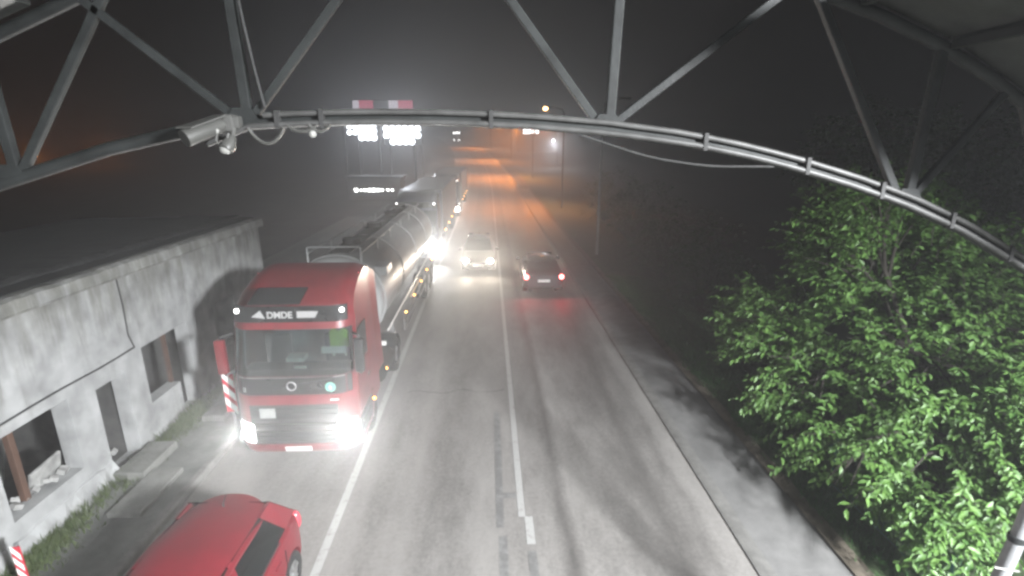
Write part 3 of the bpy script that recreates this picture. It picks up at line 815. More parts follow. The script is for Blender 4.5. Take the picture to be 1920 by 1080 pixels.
def make_car(loc, rz, label, paint, L=4.0, W=1.70, H=1.46, front_on=False, rear_on=False, power=1.0, name='hatchback_car', rear_wheel=.83, group=None):
    t = empty(name, loc, rz, label, 'car', group)
    hw = W / 2; k = H / 1.46
    sec = [(0.0, .74, .30, .56), (.012, .82, .26, .62), (.04, .90, .21, .68), (.10, .965, .18, .75), (.20, .995, .17, .83), (.28, 1.0, .17, .89), (.42, 1.0, .17, .93),
           (.60, 1.0, .17, .955), (.78, 1.0, .17, .985), (.88, .985, .19, .99), (.95, .94, .24, .97), (.985, .87, .29, .93), (1.0, .80, .34, .86)]
    rings = []
    for fy, fw, zl, zt in sec:
        y = fy * L; w = hw * fw; zl *= k; zt *= k
        half = [(w * .80, zl), (w * .97, zl + .05), (w * 1.0, zl + .16), (w * 1.0, zl + .5 * (zt - zl)), (w * .985, zt - .14), (w * .95, zt - .05), (w * .86, zt), (w * .45, zt + .018)]
        rings.append([(x, y, z) for x, z in half] + [(0, y, half[-1][1] + .006)] + [(-x, y, z) for x, z in reversed(half)] + [(0, y, zl)])
    body = MB().loft(rings).build('body', paint, t, smooth=35)
    wy = (.19 * L, rear_wheel * L); r = .30 * k
    cut = []
    for y in wy:
        for s in (-1, 1):
            cut.append(MB().cyl((s * hw, y, r), (1, 0, 0), r + .05, .46, 24).build('cut', paint, t))
    boolean_cut(body, cut)
    body.data.set_sharp_from_angle(angle=R(35))
    for y in wy:
        for s in (-1, 1):
            wheel(t, s * (hw - .115), y, r, .2, s)
            MB().cyl((s * (hw - .30), y, r), (1, 0, 0), r + .045, .12, 20).build('wheel_well', 'black_plastic', t)
    # greenhouse
    bw, tw = hw * .90, hw * .665
    def bz(fy): return (.86 + .13 * min(1, max(0, (fy - .25) / .6))) * k
    def P(fy, t_, s, inset=0.0):   # fy along base (t=0) -> given fy at top handled by caller
        return None
    def base(fy, s): return Vector((s * bw * (1 - .5 * max(0, .33 - fy) - .6 * max(0, fy - .9)), fy * L, bz(fy)))
    def top(fy, s): return Vector((s * tw, fy * L, H - .075 * k))
    fb, rb, ft, rt = .265, .965, .455, .875
    # roof shell
    nx, ny = 12, 14; vs = []; 
    for dz in (0, -.03):
        for j in range(ny + 1):
            v = j / ny
            for i in range(nx + 1):
                u = 2 * i / nx - 1
                yy = (ft - .03 * (1 - u * u)) * L + ((rt + .05 * (1 - u * u)) - (ft - .03 * (1 - u * u))) * L * v
                sw = tw * (1.09 - .55 * max(0, v - .62) ** 1.6 - .05 * max(0, .25 - v))
                z = H - .10 * k * abs(u) ** 3.0 - .075 * k * (2 * v - 1) ** 2 * (1.0 if v < .5 else .75) + dz
                vs.append((u * sw, yy, z))
    n1 = nx + 1; N = n1 * (ny + 1); fs = []
    for j in range(ny):
        for i in range(nx):
            a = j * n1 + i; fs += [(a, a + 1, a + n1 + 1, a + n1), (N + a, N + a + n1, N + a + n1 + 1, N + a + 1)]
    bd = list(range(n1)) + [j * n1 + nx for j in range(1, ny + 1)] + [ny * n1 + i for i in range(nx - 1, -1, -1)] + [j * n1 for j in range(ny - 1, 0, -1)]
    for a, b in zip(bd, bd[1:] + bd[:1]): fs.append((a, a + N, b + N, b))
    rf = MB().add(vs, fs).build('roof', paint, t, smooth=50)
    MB().tube([(0, rt * L - .12, H - .05), (0, rt * L - .12, H + .02), (0, rt * L - .02, H + .10)], [.014, .010, .005], 8).build('antenna', 'black_plastic', rf)
    for s in (-1, 1):   # shut lines of the doors
        for fy_ in (.315, .565, .80):
            MB().box(s * hw - .008, s * hw + .004, fy_ * L - .004, fy_ * L + .004, .30 * k, .86 * k).build('door_gap', 'black_plastic', t)
    # glazing
    def pane(q, name, mat='car_glass', th=.008):
        c = sum(q, Vector()) / len(q); nrm = (q[1] - q[0]).cross(q[2] - q[0]).normalized() * th
        MB().slab(q, nrm).build(name, mat, t)
    e = .03
    pane([base(fb, -1) * 1, base(fb, 1), top(ft, 1) + Vector((0, .01, .03)), top(ft, -1) + Vector((0, .01, .03))], 'windscreen')
    pane([base(rb, 1), base(rb, -1), top(rt, -1) + Vector((0, 0, .02)), top(rt, 1) + Vector((0, 0, .02))], 'rear_window')
    for s in (-1, 1):
        o = Vector((s * -.012, 0, 0))
        pane([base(.315, s) + o, base(.555, s) + o, top(.585, s) + o, top(.475, s) + o], 'side_window')
        pane([base(.575, s) + o, base(.865, s) + o, top(.80, s) + o, top(.605, s) + o], 'side_window')
        def pil(q): MB().slab(q, (-s * .04, 0, 0)).build('pillar', paint, t)
        pil([base(.255, s), base(.315, s), top(.48, s), top(.45, s)])
        pil([base(.553, s), base(.577, s), top(.607, s), top(.583, s)])
        pil([base(.865, s), base(.968, s), top(.885, s), top(.80, s)])
        MB().bar(base(.30, s) + Vector((s * .012, 0, .0)), base(.80, s) + Vector((s * .012, 0, .0)), .02, .025).build('window_trim', 'black_plastic', t)
        m_ = MB().sphere((s * (hw + .09), .30 * L, 1.0 * k), .1, 12, 8, (1.0, .6, .7)).build('mirror', paint, t, smooth=60)
        MB().bar((s * (hw - .06), .31 * L, .95 * k), (s * (hw + .06), .302 * L, .98 * k), .05, .03).build('mirror_arm', 'black_plastic', m_)
        for yy in (.50, .72):
            MB().box(s * hw - .012, s * hw + .014, yy * L, yy * L + .16, .80 * k, .825 * k).build('door_handle', paint, t, bevel=.005)
        MB().box(s * (hw + .003) - .006, s * (hw + .003) + .006, .3 * L, .72 * L, .40 * k, .45 * k).build('side_strip', 'black_plastic', t)
        # lamps
        hx, hy = s * hw * .70, .018 * L
        hl = MB().sphere((hx, .035 * L, .64 * k), .17, 14, 8, (1.0, .55, .50)).build('headlight', 'lens_clear', t, smooth=60)
        if front_on:
            MB().sphere((hx, .006 * L - .01, .635 * k), .14, 12, 8, (1, .4, .8)).build('lamp', 'lamp_warm', hl, smooth=60)
            spot('headlight_beam', t, (hx, -.14, .64 * k), (0, -1, .35), 5200 * power, (1, .87, .70), 165, 1.0, .07)
            spot('headlight_glare', t, (hx, -.12, .64 * k), (.02, -1, .36), 800, (1, .88, .72), 46, .8, .07)
        tlm = MB().sphere((s * hw * .84, .972 * L, .80 * k), .17, 14, 10, (.55, .5, 1.0)).build('tail_light', 'tail_red_off', t, smooth=60)
        if rear_on:
            MB().sphere((s * hw * .86, .995 * L, .80 * k), .11, 12, 8, (1, .5, 1)).build('lamp', 'lamp_red_core', tlm, smooth=60)
            spot('tail_glow', t, (s * hw * .86, L + .10, .80 * k), (0, 1, 0.0), 60 * power, (1, .06, .08), 170, 1.0, .05)
    if rear_on:
        MB().box(-.05, .05, rt * L + .055, rt * L + .075, H - .10, H - .06).build('brake_light', 'lamp_amber', t)
    # interior
    for s in (-.36, .36):
        MB().box(s - .24, s + .24, .50 * L, .50 * L + .14, .5, 1.12).build('seat_back', 'seat_fabric', t, bevel=.05)
    MB().box(-.6, .6, .76 * L, .76 * L + .14, .5, 1.08).build('rear_seat', 'seat_fabric', t, bevel=.05)
    MB().box(-hw * .8, hw * .8, .27 * L, .34 * L, .8, .93).build('dashboard', 'black_plastic', t, bevel=.03)
    MB().box(-.26, .26, -.012, .006, .36 * k, .47 * k).build('number_plate', 'plate_white', t)
    MB().box(-.26, .26, L - .01, L + .012, .58 * k, .69 * k).build('number_plate', 'plate_white', t)
    MB().box(-.42, .42, -.004, .05, .42 * k, .55 * k).build('grille', 'black_plastic', t, bevel=.01)
    return t

car_a = make_car((-3.80, 2.88, 0), R(-1.5), 'small red hatchback in front of the truck, seen from above', 'car_red', 3.9, 1.70, 1.50, rear_wheel=.845)
car_b = make_car((-0.57, 25.2, 0), 0, 'dark car driving towards the viewer with both headlights on', 'car_dark', 4.3, 1.76, 1.46, front_on=True, power=.045, name='oncoming_car')
car_c = make_car((2.33, 25.35, 0), R(180), 'dark car driving away with red tail lights lit', 'car_dark', 4.2, 1.75, 1.48, rear_on=True, power=1.0, name='departing_car')
spot('headlight_beam', car_c, (0.5, -.2, .65), (0, -1, -.10), 220, (1, .85, .66), 120, 1.0, .07)
spot('headlight_beam', car_c, (-0.5, -.2, .65), (0, -1, -.10), 220, (1, .85, .66), 120, 1.0, .07)
car_d = make_car((15.9, 17.0, -.6), R(-60), 'dark blue parked car with glints behind the tree at the right edge', 'car_navy', 4.3, 1.76, 1.46, name='parked_car')

# ---------------------------------------------------------------- gantry truss over the road
GY = 3.2
gan = empty('gantry', (4.17, GY, .12), 0, 'arched grey steel lattice gantry spanning the road in front of the camera', 'gantry')
def gb(mb, name, mat, parent=None, **k):
    o = mb.build(name, mat, None, **k); o.parent = parent or gan
    o.matrix_parent_inverse = Matrix.Translation((-4.17, -GY, -.12)) if parent is None else Matrix.Identity(4)
    return o
low = [(-6.3, 4.2), (-5.6, 4.75), (-4.8, 5.25), (-4.0, 5.66), (-3.4, 5.90), (-2.88, 6.07), (-2.22, 6.27), (-1.81, 6.36), (-1.41, 6.415), (-1.04, 6.435), (-.67, 6.443), (-.2, 6.44), (.27, 6.42), (.71, 6.385),
       (1.19, 6.325), (1.59, 6.25), (1.94, 6.165), (2.31, 6.06), (2.7, 5.93), (3.08, 5.77), (3.6, 5.50), (4.0, 5.24), (4.3, 5.0)]
def interp(tab, x):
    if x <= tab[0][0]: return tab[0][1]
    for (a, b), (c, d) in zip(tab, tab[1:]):
        if a <= x <= c: return b + (d - b) * (x - a) / (c - a)
    return tab[-1][1]
def ct(tab, xs, y, dz=0):
    return [(x, y, interp(tab, x) + dz) for x in xs]
XL = [-6.3 + .25 * i for i in range(43)]
updiff = [(-6.3, .55), (-4.0, .66), (-2.67, .73), (-2.26, .79), (-1, .93), (0, .98), (2.05, .965), (2.46, .95), (3.16, .90), (4.3, .80)]
def interp(tab, x):
    if x <= tab[0][0]: return tab[0][1]
    for (a, b), (c, d) in zip(tab, tab[1:]):
        if a <= x <= c: return b + (d - b) * (x - a) / (c - a)
    return tab[-1][1]
up_ = [(x, z + interp(updiff, x)) for x, z in low]
def upz(x): return interp(up_, x)
gb(MB().tube([(a, GY, b) for a, b in low], .038, 12), 'lower_chord', 'steel', smooth=40)
gb(MB().tube([(a, GY, b) for a, b in up_], .034, 12), 'upper_chord', 'steel', smooth=40)
nodes = [-4.3, -2.78, -1.41, .71, 2.66, 4.0]
def zl(x): return interp(low, x)
for i, x in enumerate(nodes):
    gb(MB().bar((x + .02, GY, zl(x) + .03), (x + (.05 if x > 0 else -.0), GY, upz(x) - .02), .056, .045, (0, 1, 0)), 'vertical_strut', 'steel', bevel=.006)
tops = [(-5.0, -4.3), (-3.5, -4.3), (-3.4, -2.78), (-2.05, -2.78), (-2.2, -1.41), (-.55, -1.41), (-.12, .71), (1.75, .71), (1.90, 2.66), (3.17, 2.66), (3.3, 4.0), (4.3, 4.0)]
for a, b in tops:
    d = .05 if a > b else -.05
    gb(MB().bar((b + d, GY, zl(b) + .035), (a, GY, upz(a) - .01), .046, .04, (0, 1, 0)), 'diagonal_strut', 'steel', bevel=.005)
for x in nodes:
    gb(MB().slab([(x - .10, GY - .034, zl(x) + .01), (x + .10, GY - .034, zl(x) + .01), (x + .05, GY - .034, zl(x) + .085), (x - .05, GY - .034, zl(x) + .085)], (0, .012, 0)), 'gusset_plate', 'steel')
# conduits clipped to the chord
XC = [-1.28 + .2 * i for i in range(27)]
gb(MB().tube(ct(low, XC, GY - .056, .036), .017, 10), 'conduit', 'pvc', smooth=40)
XC2 = [-1.36 + .2 * i for i in range(28)]
gb(MB().tube([(-1.62, GY - .05, 6.30), (-1.5, GY - .06, 6.345)] + ct(low, XC2, GY - .064, -.02), .017, 10), 'conduit', 'pvc', smooth=40)
for x in (-1.2, -.95, .02, 1.30, 1.95, 2.45, 2.95, 3.4):
    gb(MB().box(-.012, .012, GY - .084, GY - .03, -.042, .058, Matrix.Translation((x, 0, zl(x)))), 'conduit_clip', 'rubber')
# sagging wires
gb(MB().tube([(.55 + 1.2 * u, GY - .05, zl(.55 + 1.2 * u) - .045 - .09 * math.sin(math.pi * u)) for u in [k / 12 for k in range(13)]], .006, 6), 'loose_wire', 'rubber')
gb(MB().tube([(-1.36, GY - .03, 7.2), (-1.33, GY - .05, 6.95), (-1.30, GY - .05, 6.7), (-1.27, GY - .05, 6.5)], .009, 6), 'loose_wire', 'rubber')
def loop(x0, x1, dip, r=.010):
    gb(MB().tube([(x0 + (x1 - x0) * u, GY - .09, zl(x0) - .03 - dip * math.sin(math.pi * u) ** .8) for u in [k / 12 for k in range(13)]], r, 6), 'cable_loop', 'cam_grey')
loop(-1.36, -1.16, .085); loop(-1.14, -.98, .03); loop(-1.02, -.90, .035)
gb(MB().sphere((-1.0, GY - .10, 6.355), .022, 8, 6), 'cable_end', 'cam_white')
# leg and rear frame of the gantry (top walkway sheets)
gb(MB().tube([(4.10, GY, -.1), (4.13, GY, 2.9), (4.19, GY, 3.4), (4.3, GY, 5.02)], .055, 14), 'leg', 'galv', smooth=40)
gb(MB().tube([(-6.3, GY, -.1), (-6.3, GY, 4.2)], .055, 14), 'leg', 'galv', smooth=40)
gb(MB().tube([(4.03, GY - .02, 3.02), (4.16, GY - .075, 3.03), (4.25, GY - .02, 2.97)], .008, 6), 'cable_tie', 'cam_white')
gb(MB().cyl((4.17, GY, 3.28), (0, .0, 1), .062, .05, 14), 'pipe_clamp', 'steel', smooth=40)
for x0, x1 in ((-6.2, -5.2), (-5.18, -4.2), (-4.18, -3.3), (-3.28, -2.45), (2.15, 2.72), (2.74, 3.3), (3.32, 4.2)):
    a, b = (x0, x1)
    gb(MB().slab([(a, GY - .02, upz(a) + .05), (b, GY - .02, upz(b) + .05), (b, GY - 1.5, upz(b) + .05), (a, GY - 1.5, upz(a) + .05)], (0, 0, .02)), 'walkway_sheet', 'steel_dark')
    gb(MB().bar((a, GY - .05, upz(a) + .02), (a, GY - 1.5, upz(a) + .02), .05, .05), 'cross_member', 'steel')
gb(MB().tube([(a, GY - .75, b + .0) for a, b in up_ if a < -2.4], .028, 8), 'side_rail', 'steel', smooth=40)
gb(MB().tube([(a, GY - .75, b + .0) for a, b in up_ if a > 1.9], .028, 8), 'side_rail', 'steel', smooth=40)

# surveillance camera clamped to the chord
sc = empty('surveillance_camera', (-1.50, 3.12, 6.40), 0, 'grey bullet surveillance camera clamped on the gantry chord', 'camera')
p0 = Vector((.0, -.01, .01)); p1 = Vector((-.145, -.22, -.085)); ax = (p1 - p0).normalized(); CL = (p1 - p0).length
MB().tube([p0, p0 + ax * .03, p1 - ax * .03, p1], [.040, .050, .054, .054], 18).build('housing', 'cam_grey', sc, smooth=40)
MB().tube([p1, p1 + ax * .006], [.043, .043], 18).build('lens_window', 'cam_glass', sc, smooth=40)
MB().tube([p1 - ax * .02, p1 + ax * .012], [.056, .056], 18).build('bezel', 'cam_grey', sc, smooth=40)
MB().slab([p0 + Vector((-.045, 0, .052)), p0 + Vector((.04, -.02, .052)), p1 + Vector((.055, -.02, .060)), p1 + Vector((-.055, 0, .060))], (0, 0, .009)).build('sun_shield', 'cam_grey', sc)
MB().box(.0, .075, -.03, .07, -.04, .075).build('bracket', 'cam_grey', sc, bevel=.01)
MB().box(.055, .115, -.02, .05, -.02, .065).build('clamp_block', 'cam_grey', sc, bevel=.01)
MB().sphere((-.02, -.08, -.03), .028, 10, 8).build('joint', 'cam_white', sc, smooth=60)
MB().tube([(-.01, -.08, -.05), (-.02, -.09, -.10), (.0, -.09, -.135), (.04, -.08, -.11), (.06, -.07, -.05)], .009, 8).build('cable', 'cam_grey', sc, smooth=40)
sc.scale = (.82, .82, .82)
sl = empty('infrared_lamp', (-1.47, 3.09, 6.31), 0, 'small round white lamp hanging below the surveillance camera', 'lamp')
MB().tube([(0, -.05, -.04), (.01, -.03, -.02), (.02, .01, .03)], [.034, .040, .022], 14).build('housing', 'cam_grey', sl, smooth=40)
MB().sphere((-.002, -.045, -.04), .034, 14, 8, (1, .5, .75)).build('front_cover', 'cam_white', sl, smooth=60)
MB().tube([(.02, .01, .03), (.04, .03, .10)], .012, 8).build('bracket', 'cam_grey', sl)

# ---------------------------------------------------------------- street lamps
def street_lamp(loc, h, arm, label, lampmat, power, col, tilt=(0, 0, -1), lit=True, size=160, poler=.07, group='street lamps', radius=.12, headscale=1.0, blend=1.0, polemat='galv', globe=0):
    t = empty('street_lamp', loc, 0, label, 'street lamp', group)
    MB().tube([(0, 0, -.2), (0, 0, h * .5), (0, 0, h - .5), (arm[0] * .12, arm[1] * .12, h - .12), (arm[0] * .6, arm[1] * .6, h + .06), (arm[0], arm[1], h + .08)], [poler, poler * .8, poler * .6, poler * .55, poler * .5, poler * .5], 10).build('pole', polemat, t, smooth=40)
    a = Vector((arm[0], arm[1], 0)).normalized() if (arm[0] or arm[1]) else Vector((1, 0, 0))
    hd = Vector((arm[0], arm[1], h + .06))
    s = headscale
    MB().bar(hd - a * .1 * s, hd + a * .55 * s, .26 * s, .09 * s).build('lamp_head', 'steel', t, bevel=.02)
    if globe:
        MB().sphere(hd + a * .25 * s - Vector((0, 0, .12)), globe, 12, 8, (1, 1, .8)).build('globe', lampmat, t, smooth=60)
    elif lampmat:
        MB().bar(hd + a * .02 * s - Vector((0, 0, .055 * s)), hd + a * .5 * s - Vector((0, 0, .055 * s)), .2 * s, .025 * s).build('lens', lampmat, t)
    if lit:
        spot('lamp_light', t, hd + a * .25 - Vector((0, 0, (.45 + globe) if globe else .1 + .05 * s)), tilt, power, col, size, blend, radius)
    return t
# the lamp beside the gantry that lights the foreground
street_lamp((8.4, -4.0, .0), 8.0, (-.9, .0), 'tall white lamp on the right, behind the gantry', 'lamp_cool', 50000, (.96, .98, 1.0), (-.52, .70, -.78), size=110, group='street lamps along the right side', radius=.5)
street_lamp((-6.0, -12.0, .1), 8.0, (1.2, .2), 'added unseen fill lamp on the left pavement behind the gantry', 'lamp_cool', 4500, (.95, .98, 1.0), (.1, .9, -.35), size=150, group='added fill lamps on the left side', radius=.20)  # added fill lamp out of view, lifts truss, wall and shadows
# unlit pole beyond the departing car
street_lamp((6.25, 29.0, 0), 8.6, (0.9, 0.0), 'unlit slim grey street lamp pole behind the departing car', None, 0, (1, 1, 1), lit=False, group='street lamps along the right side', poler=.075)
SOD = (1.0, .30, .05)
def sod(x, Y, h, arm, label, p):
    street_lamp((x + cx(Y), Y, zr(Y)), h, arm, label, 'lamp_sodium', p, SOD, (arm[0] * .35, arm[1], -4), size=152, group='sodium street lamps', headscale=.9, poler=.07, polemat='black_plastic', globe=.24)
sod(7.4, 52, 9.6, (-1.6, 0), 'nearest orange sodium street lamp right of the far road', 14000)
sod(7.4, 84, 9.0, (-2.2, 0), 'second orange sodium street lamp along the far road', 26000)
sod(7.2, 120, 9.0, (-2.2, 0), 'third orange sodium street lamp along the far road', 26000)
sod(6.8, 165, 9.0, (-2.2, 0), 'farthest orange sodium street lamp near the bend', 26000)
street_lamp((-79.6, 112, zr(112)), 3.6, (.8, 0), 'lone orange lamp glowing far left beyond the building', 'lamp_sodium', 500, SOD, (.6, -1, -.2), group='far lamps at the left', headscale=1.6, globe=.30, polemat='black_plastic')
street_lamp((-87.2, 105, zr(105)), 3.0, (.8, 0), 'orange lamp behind the left gantry strut', 'lamp_sodium', 500, SOD, (.6, -1, -.2), group='far lamps at the left', headscale=1.6, globe=.30, polemat='black_plastic')
street_lamp((-95.4, 108, zr(108)), 2.5, (.8, 0), 'orange lamp at the very left edge of the far ground', 'lamp_sodium', 300, SOD, (.6, -1, -.2), group='far lamps at the left', headscale=1.2, globe=.30, polemat='black_plastic')
street_lamp((14.7, 112, zr(112)), 4.9, (-.6, 0), 'small white lamp right of the far road', 'lamp_cool', 4000, (.9, .95, 1), (0, -1, -.5), group='far lamps at the right', headscale=1.2, globe=.30, polemat='black_plastic')

# ---------------------------------------------------------------- terminal canopy with floodlights
cy_ = 72.0
can = empty('terminal_canopy', (-14.5, cy_, zr(cy_)), 0, 'tall lit canopy with red and white fascia and glaring floodlights', 'canopy')
MB().box(-5.2, 5.2, -1.0, 9.0, 9.9, 10.2).build('roof', 'canopy_white', can, bevel=.05)
z0, z1 = 10.22, 11.2
for a, b, m_, nm in ((-2.9, -2.1, 'fascia_white', 'white_fascia_panel'), (-2.08, -.3, 'fascia_red', 'red_fascia_panel'), (1.7, 2.9, 'fascia_white', 'white_fascia_panel'), (2.92, 4.8, 'fascia_red', 'red_fascia_panel')):
    MB().box(a, b, -1.15, -1.02, z0, z1).build(nm, m_, can)
MB().box(-.28, 1.68, -1.12, -1.02, z0, z1).build('dark_fascia_panel', 'tarp_dark', can)
for x in (-4.6, 0, 4.6):
    for y in (0, 8): MB().tube([(x, y, -.3), (x, y, 9.9)], .16, 12).build('column', 'steel', can, smooth=40)
def flood(x, z, w, h, p, nm='floodlight'):
    f = MB().box(x - w / 2, x + w / 2, -1.0, -.75, z - h / 2, z + h / 2).build(nm, 'steel', can, bevel=.02)
    MB().box(x - w / 2 + .04, x + w / 2 - .04, -1.03, -1.003, z - h / 2 + .04, z + h / 2 - .04).build('lens', 'lamp_cool', f)
    MB().bar((x, -.85, z + h / 2), (x, -.85, 9.9), .08, .08, (0, 1, 0)).build('hanger', 'steel', f)
    if p: spot('floodlight_beam', can, (x, -1.35, z), (.22, -1, -.10), p, (.88, .92, 1.0), 90, 1.0, .25)
for (bx_, bz_, nx_, nz_, sp_, rr_, pw_) in ((3.2, 7.3, 6, 4, .82, .40, 2600), (-1.3, 7.4, 3, 3, .8, .40, 1100), (-2.9, 7.6, 3, 2, .74, .30, 0)):  # lamp banks enlarged so their shape stands for the floodlights' glare
    fr_ = MB().box(bx_ - nx_ * sp_ / 2, bx_ + nx_ * sp_ / 2, -.85, -.72, bz_ - nz_ * sp_ / 2, bz_ + nz_ * sp_ / 2).build('floodlight_glare_bank', 'steel', can)
    MB().bar((bx_, -.78, bz_ + nz_ * sp_ / 2), (bx_, -.78, 9.9), .12, .12, (0, 1, 0)).build('hanger', 'steel', fr_)
    for i_ in range(nx_):
        for k_ in range(nz_):
            ux, uz = (i_ + .5) / nx_ * 2 - 1, (k_ + .5) / nz_ * 2 - 1
            if nx_ > 3 and ux * ux + uz * uz > 1.15: continue
            MB().cyl((bx_ + ux * nx_ * sp_ / 2, -.92, bz_ + uz * nz_ * sp_ / 2), (0, 1, 0), rr_, .12, 14).build('floodlight', 'lamp_cool', fr_)
    if pw_: spot('floodlight_beam', can, (bx_, -1.6, bz_), (.165, -1, -.03), pw_, (.88, .92, 1.0), 52, .8, .4)
bo = empty('stand_in_booth', (-13.0, 60, zr(60)), 0, 'made-up low booth carrying a row of light beads left of the trucks', 'booth')  # booth made up to hold glowing beads in place of reflected lights
MB().box(-3.0, 3.0, 0, 3, -.3, 2.4).build('wall', 'far_wall', bo)
MB().box(-3.3, 3.3, -.4, 3.3, 2.42, 2.6).build('roof', 'tarp_dark', bo, bevel=.03)
MB().box(-2.7, 2.7, -.35, .0, .70, .76).build('counter', 'steel', bo)
for k, (x, w_, h_) in enumerate(((-2.1, .34, .34), (-1.55, .2, .16), (-1.1, .3, .2), (-.6, .34, .3), (-.1, .34, .34), (.4, .34, .28), (.85, .26, .2), (1.5, .22, .2), (2.0, .2, .2))):
    MB().box(x - w_ / 2, x + w_ / 2, -.05, .02, 1.05 - h_ / 2, 1.05 + h_ / 2).build('light_bead', 'lamp_white', bo, bevel=.03)
# far building with lit windows, far vehicle
fb = empty('far_building', (14.5, 158, zr(158)), 0, 'low far building with bright windows right of the road end', 'building')
MB().box(-6, 6, 0, 6, -1, 6.4).build('wall', 'far_wall', fb)
MB().box(-6.4, 6.4, -.4, 6.4, 6.42, 6.65).build('roof', 'tarp_dark', fb)
for a, b in ((-4.0, -3.2), (-3.1, -1.8), (-1.4, -.9), (-.3, .5)):
    MB().box(a, b, -.06, .04, 4.7, 5.9).build('window', 'lamp_small', fb)
ft_ = empty('far_truck', (cx(196) - 1.5, 196, zr(196)), 0, 'distant vehicle with a row of white lamps at the bend of the road', 'truck')
MB().box(-1.25, 1.25, .05, 7, .6, 3.5).build('body', 'truck_blue', ft_, bevel=.1)
MB().box(-1.1, 1.1, .0, .05, 1.7, 2.7).build('windscreen', 'gloss_black', ft_)
for x in (-.95, -.45, .05, .55, 1.0): MB().sphere((x, -.05, 3.5), .30, 8, 6).build('roof_lamp', 'lamp_small', ft_)
for x in (-.85, .85): MB().sphere((x, -.05, 1.0), .2, 8, 6).build('headlight', 'lamp_white', ft_)
for s in (-1, 1):
    for y in (1.2, 5.5): wheel(ft_, s * 1.0, y, .5, .4, s, True)

# ---------------------------------------------------------------- fence beside the verge
fen = empty('mesh_fence', (6.35, 5, .1), 0, 'low green wire mesh fence with a braced post under the tree', 'fence')
fy = [-2.0, .5, 3.0]
for y in fy: MB().tube([(0, y, -.2), (0, y, 1.0)], .024, 8).build('post', 'fence_green', fen, smooth=40)
for z in (.08, .52, .97): MB().tube([(0, -2, z), (0, 3.0, z)], .009 if z < .9 else .014, 6).build('rail_wire', 'fence_green', fen)
wm = MB()
for i in range(51):
    wm.tube([(0.004, -2 + i * .1, .06), (0.004, -2 + i * .1, .98)], .0022, 3, False)
stuff(wm.build('mesh_wires', 'fence_green', fen))
MB().bar((0.02, .5, .9), (.55, 1.1, -.1), .03, .03).build('brace', 'fence_green', fen)
MB().bar((0.02, 3.0, .9), (.0, 4.0, .0), .03, .03).build('brace', 'fence_green', fen)

# ---------------------------------------------------------------- trees
LEAFV = np.array([(0, 0, 0), (-.5, .38, .10), (.5, .38, .10), (0, .42, 0), (-.34, .72, .06), (.34, .72, .06), (0, 1.0, -.10)])
LEAFF = [(0, 3, 1), (0, 2, 3), (1, 3, 4), (3, 2, 5), (4, 3, 6), (3, 5, 6)]
def leaf_frames(lobes, n_spray, per, ln, centre, droop=.55, shell=.55):
    """positions and axes of leaves on sprays spread through the crown's lobes"""
    out = []; twigs = []
    wts = np.array([l_[3] * l_[4] * l_[5] for l_ in lobes]) ** .8; wts /= wts.sum()
    k = 0
    while k < n_spray:
        L_ = lobes[rng.choice(len(lobes), p=wts)]
        d = rng.normal(size=3); d /= np.linalg.norm(d)
        rr = rng.uniform(shell, 1.0) ** .6 if rng.random() < .8 else rng.uniform(.25, .9)
        p = np.array(L_[:3]) + d * np.array(L_[3:6]) * rr
        if p[2] < L_[6]: continue
        if mnoise.noise(Vector(p) * 1.15) < -.10 + .1 * rng.random(): continue
        k += 1
        o = p - np.array(centre); o[2] *= .35; o /= np.linalg.norm(o) + 1e-6
        o += rng.normal(size=3) * .45; o /= np.linalg.norm(o)
        tl = rng.uniform(.35, .75)
        q = [p + o * tl * u + np.array([0, 0, -droop * .45 * tl * u * u]) for u in np.linspace(0, 1, 5)]
        twigs.append(q)
        m = int(per * rng.uniform(.7, 1.3)); side = np.cross(o, [0, 0, 1]); side /= np.linalg.norm(side) + 1e-6
        for i in range(m):
            u = (i + .5) / m; pos = p + o * tl * u + np.array([0, 0, -droop * .45 * tl * u * u])
            s = 1 if i % 2 else -1
            ax = side * s * .8 + o * .7 + np.array([0, 0, -droop * rng.uniform(.5, 1.6)]) + rng.normal(size=3) * .28
            ax /= np.linalg.norm(ax)
            nr = np.array([0, 0, 1.0]) + rng.normal(size=3) * .38 - np.array([0, .25, 0])
            xx = np.cross(ax, nr); xx /= np.linalg.norm(xx) + 1e-6; zz = np.cross(xx, ax)
            sc_ = ln * rng.uniform(.45, 1.35)
            out.append((pos, xx, ax, zz, sc_))
    return out, twigs
def leaf_mesh(frames, name, mat, ratio=.42):
    P_ = np.array([f[0] for f in frames]); X = np.array([f[1] for f in frames]); Yv = np.array([f[2] for f in frames]); Z = np.array([f[3] for f in frames]); S = np.array([f[4] for f in frames])[:, None]
    V = np.stack([P_ + S * (X * (v[0] * ratio) + Yv * v[1] + Z * v[2]) for v in LEAFV], 1).reshape(-1, 3)
    nf = len(frames); Fc = (np.array(LEAFF)[None] + 7 * np.arange(nf)[:, None, None]).reshape(-1, 3)
    me = bpy.data.meshes.new(name); me.vertices.add(len(V)); me.vertices.foreach_set('co', V.ravel())
    me.loops.add(Fc.size); me.loops.foreach_set('vertex_index', Fc.ravel().astype(np.int32))
    me.polygons.add(len(Fc)); me.polygons.foreach_set('loop_start', np.arange(0, Fc.size, 3, dtype=np.int32))
    me.update(calc_edges=True); me.validate(); me.materials.append(M[mat]); me.shade_smooth()
    o = bpy.data.objects.new(name, me); C.objects.link(o); return o

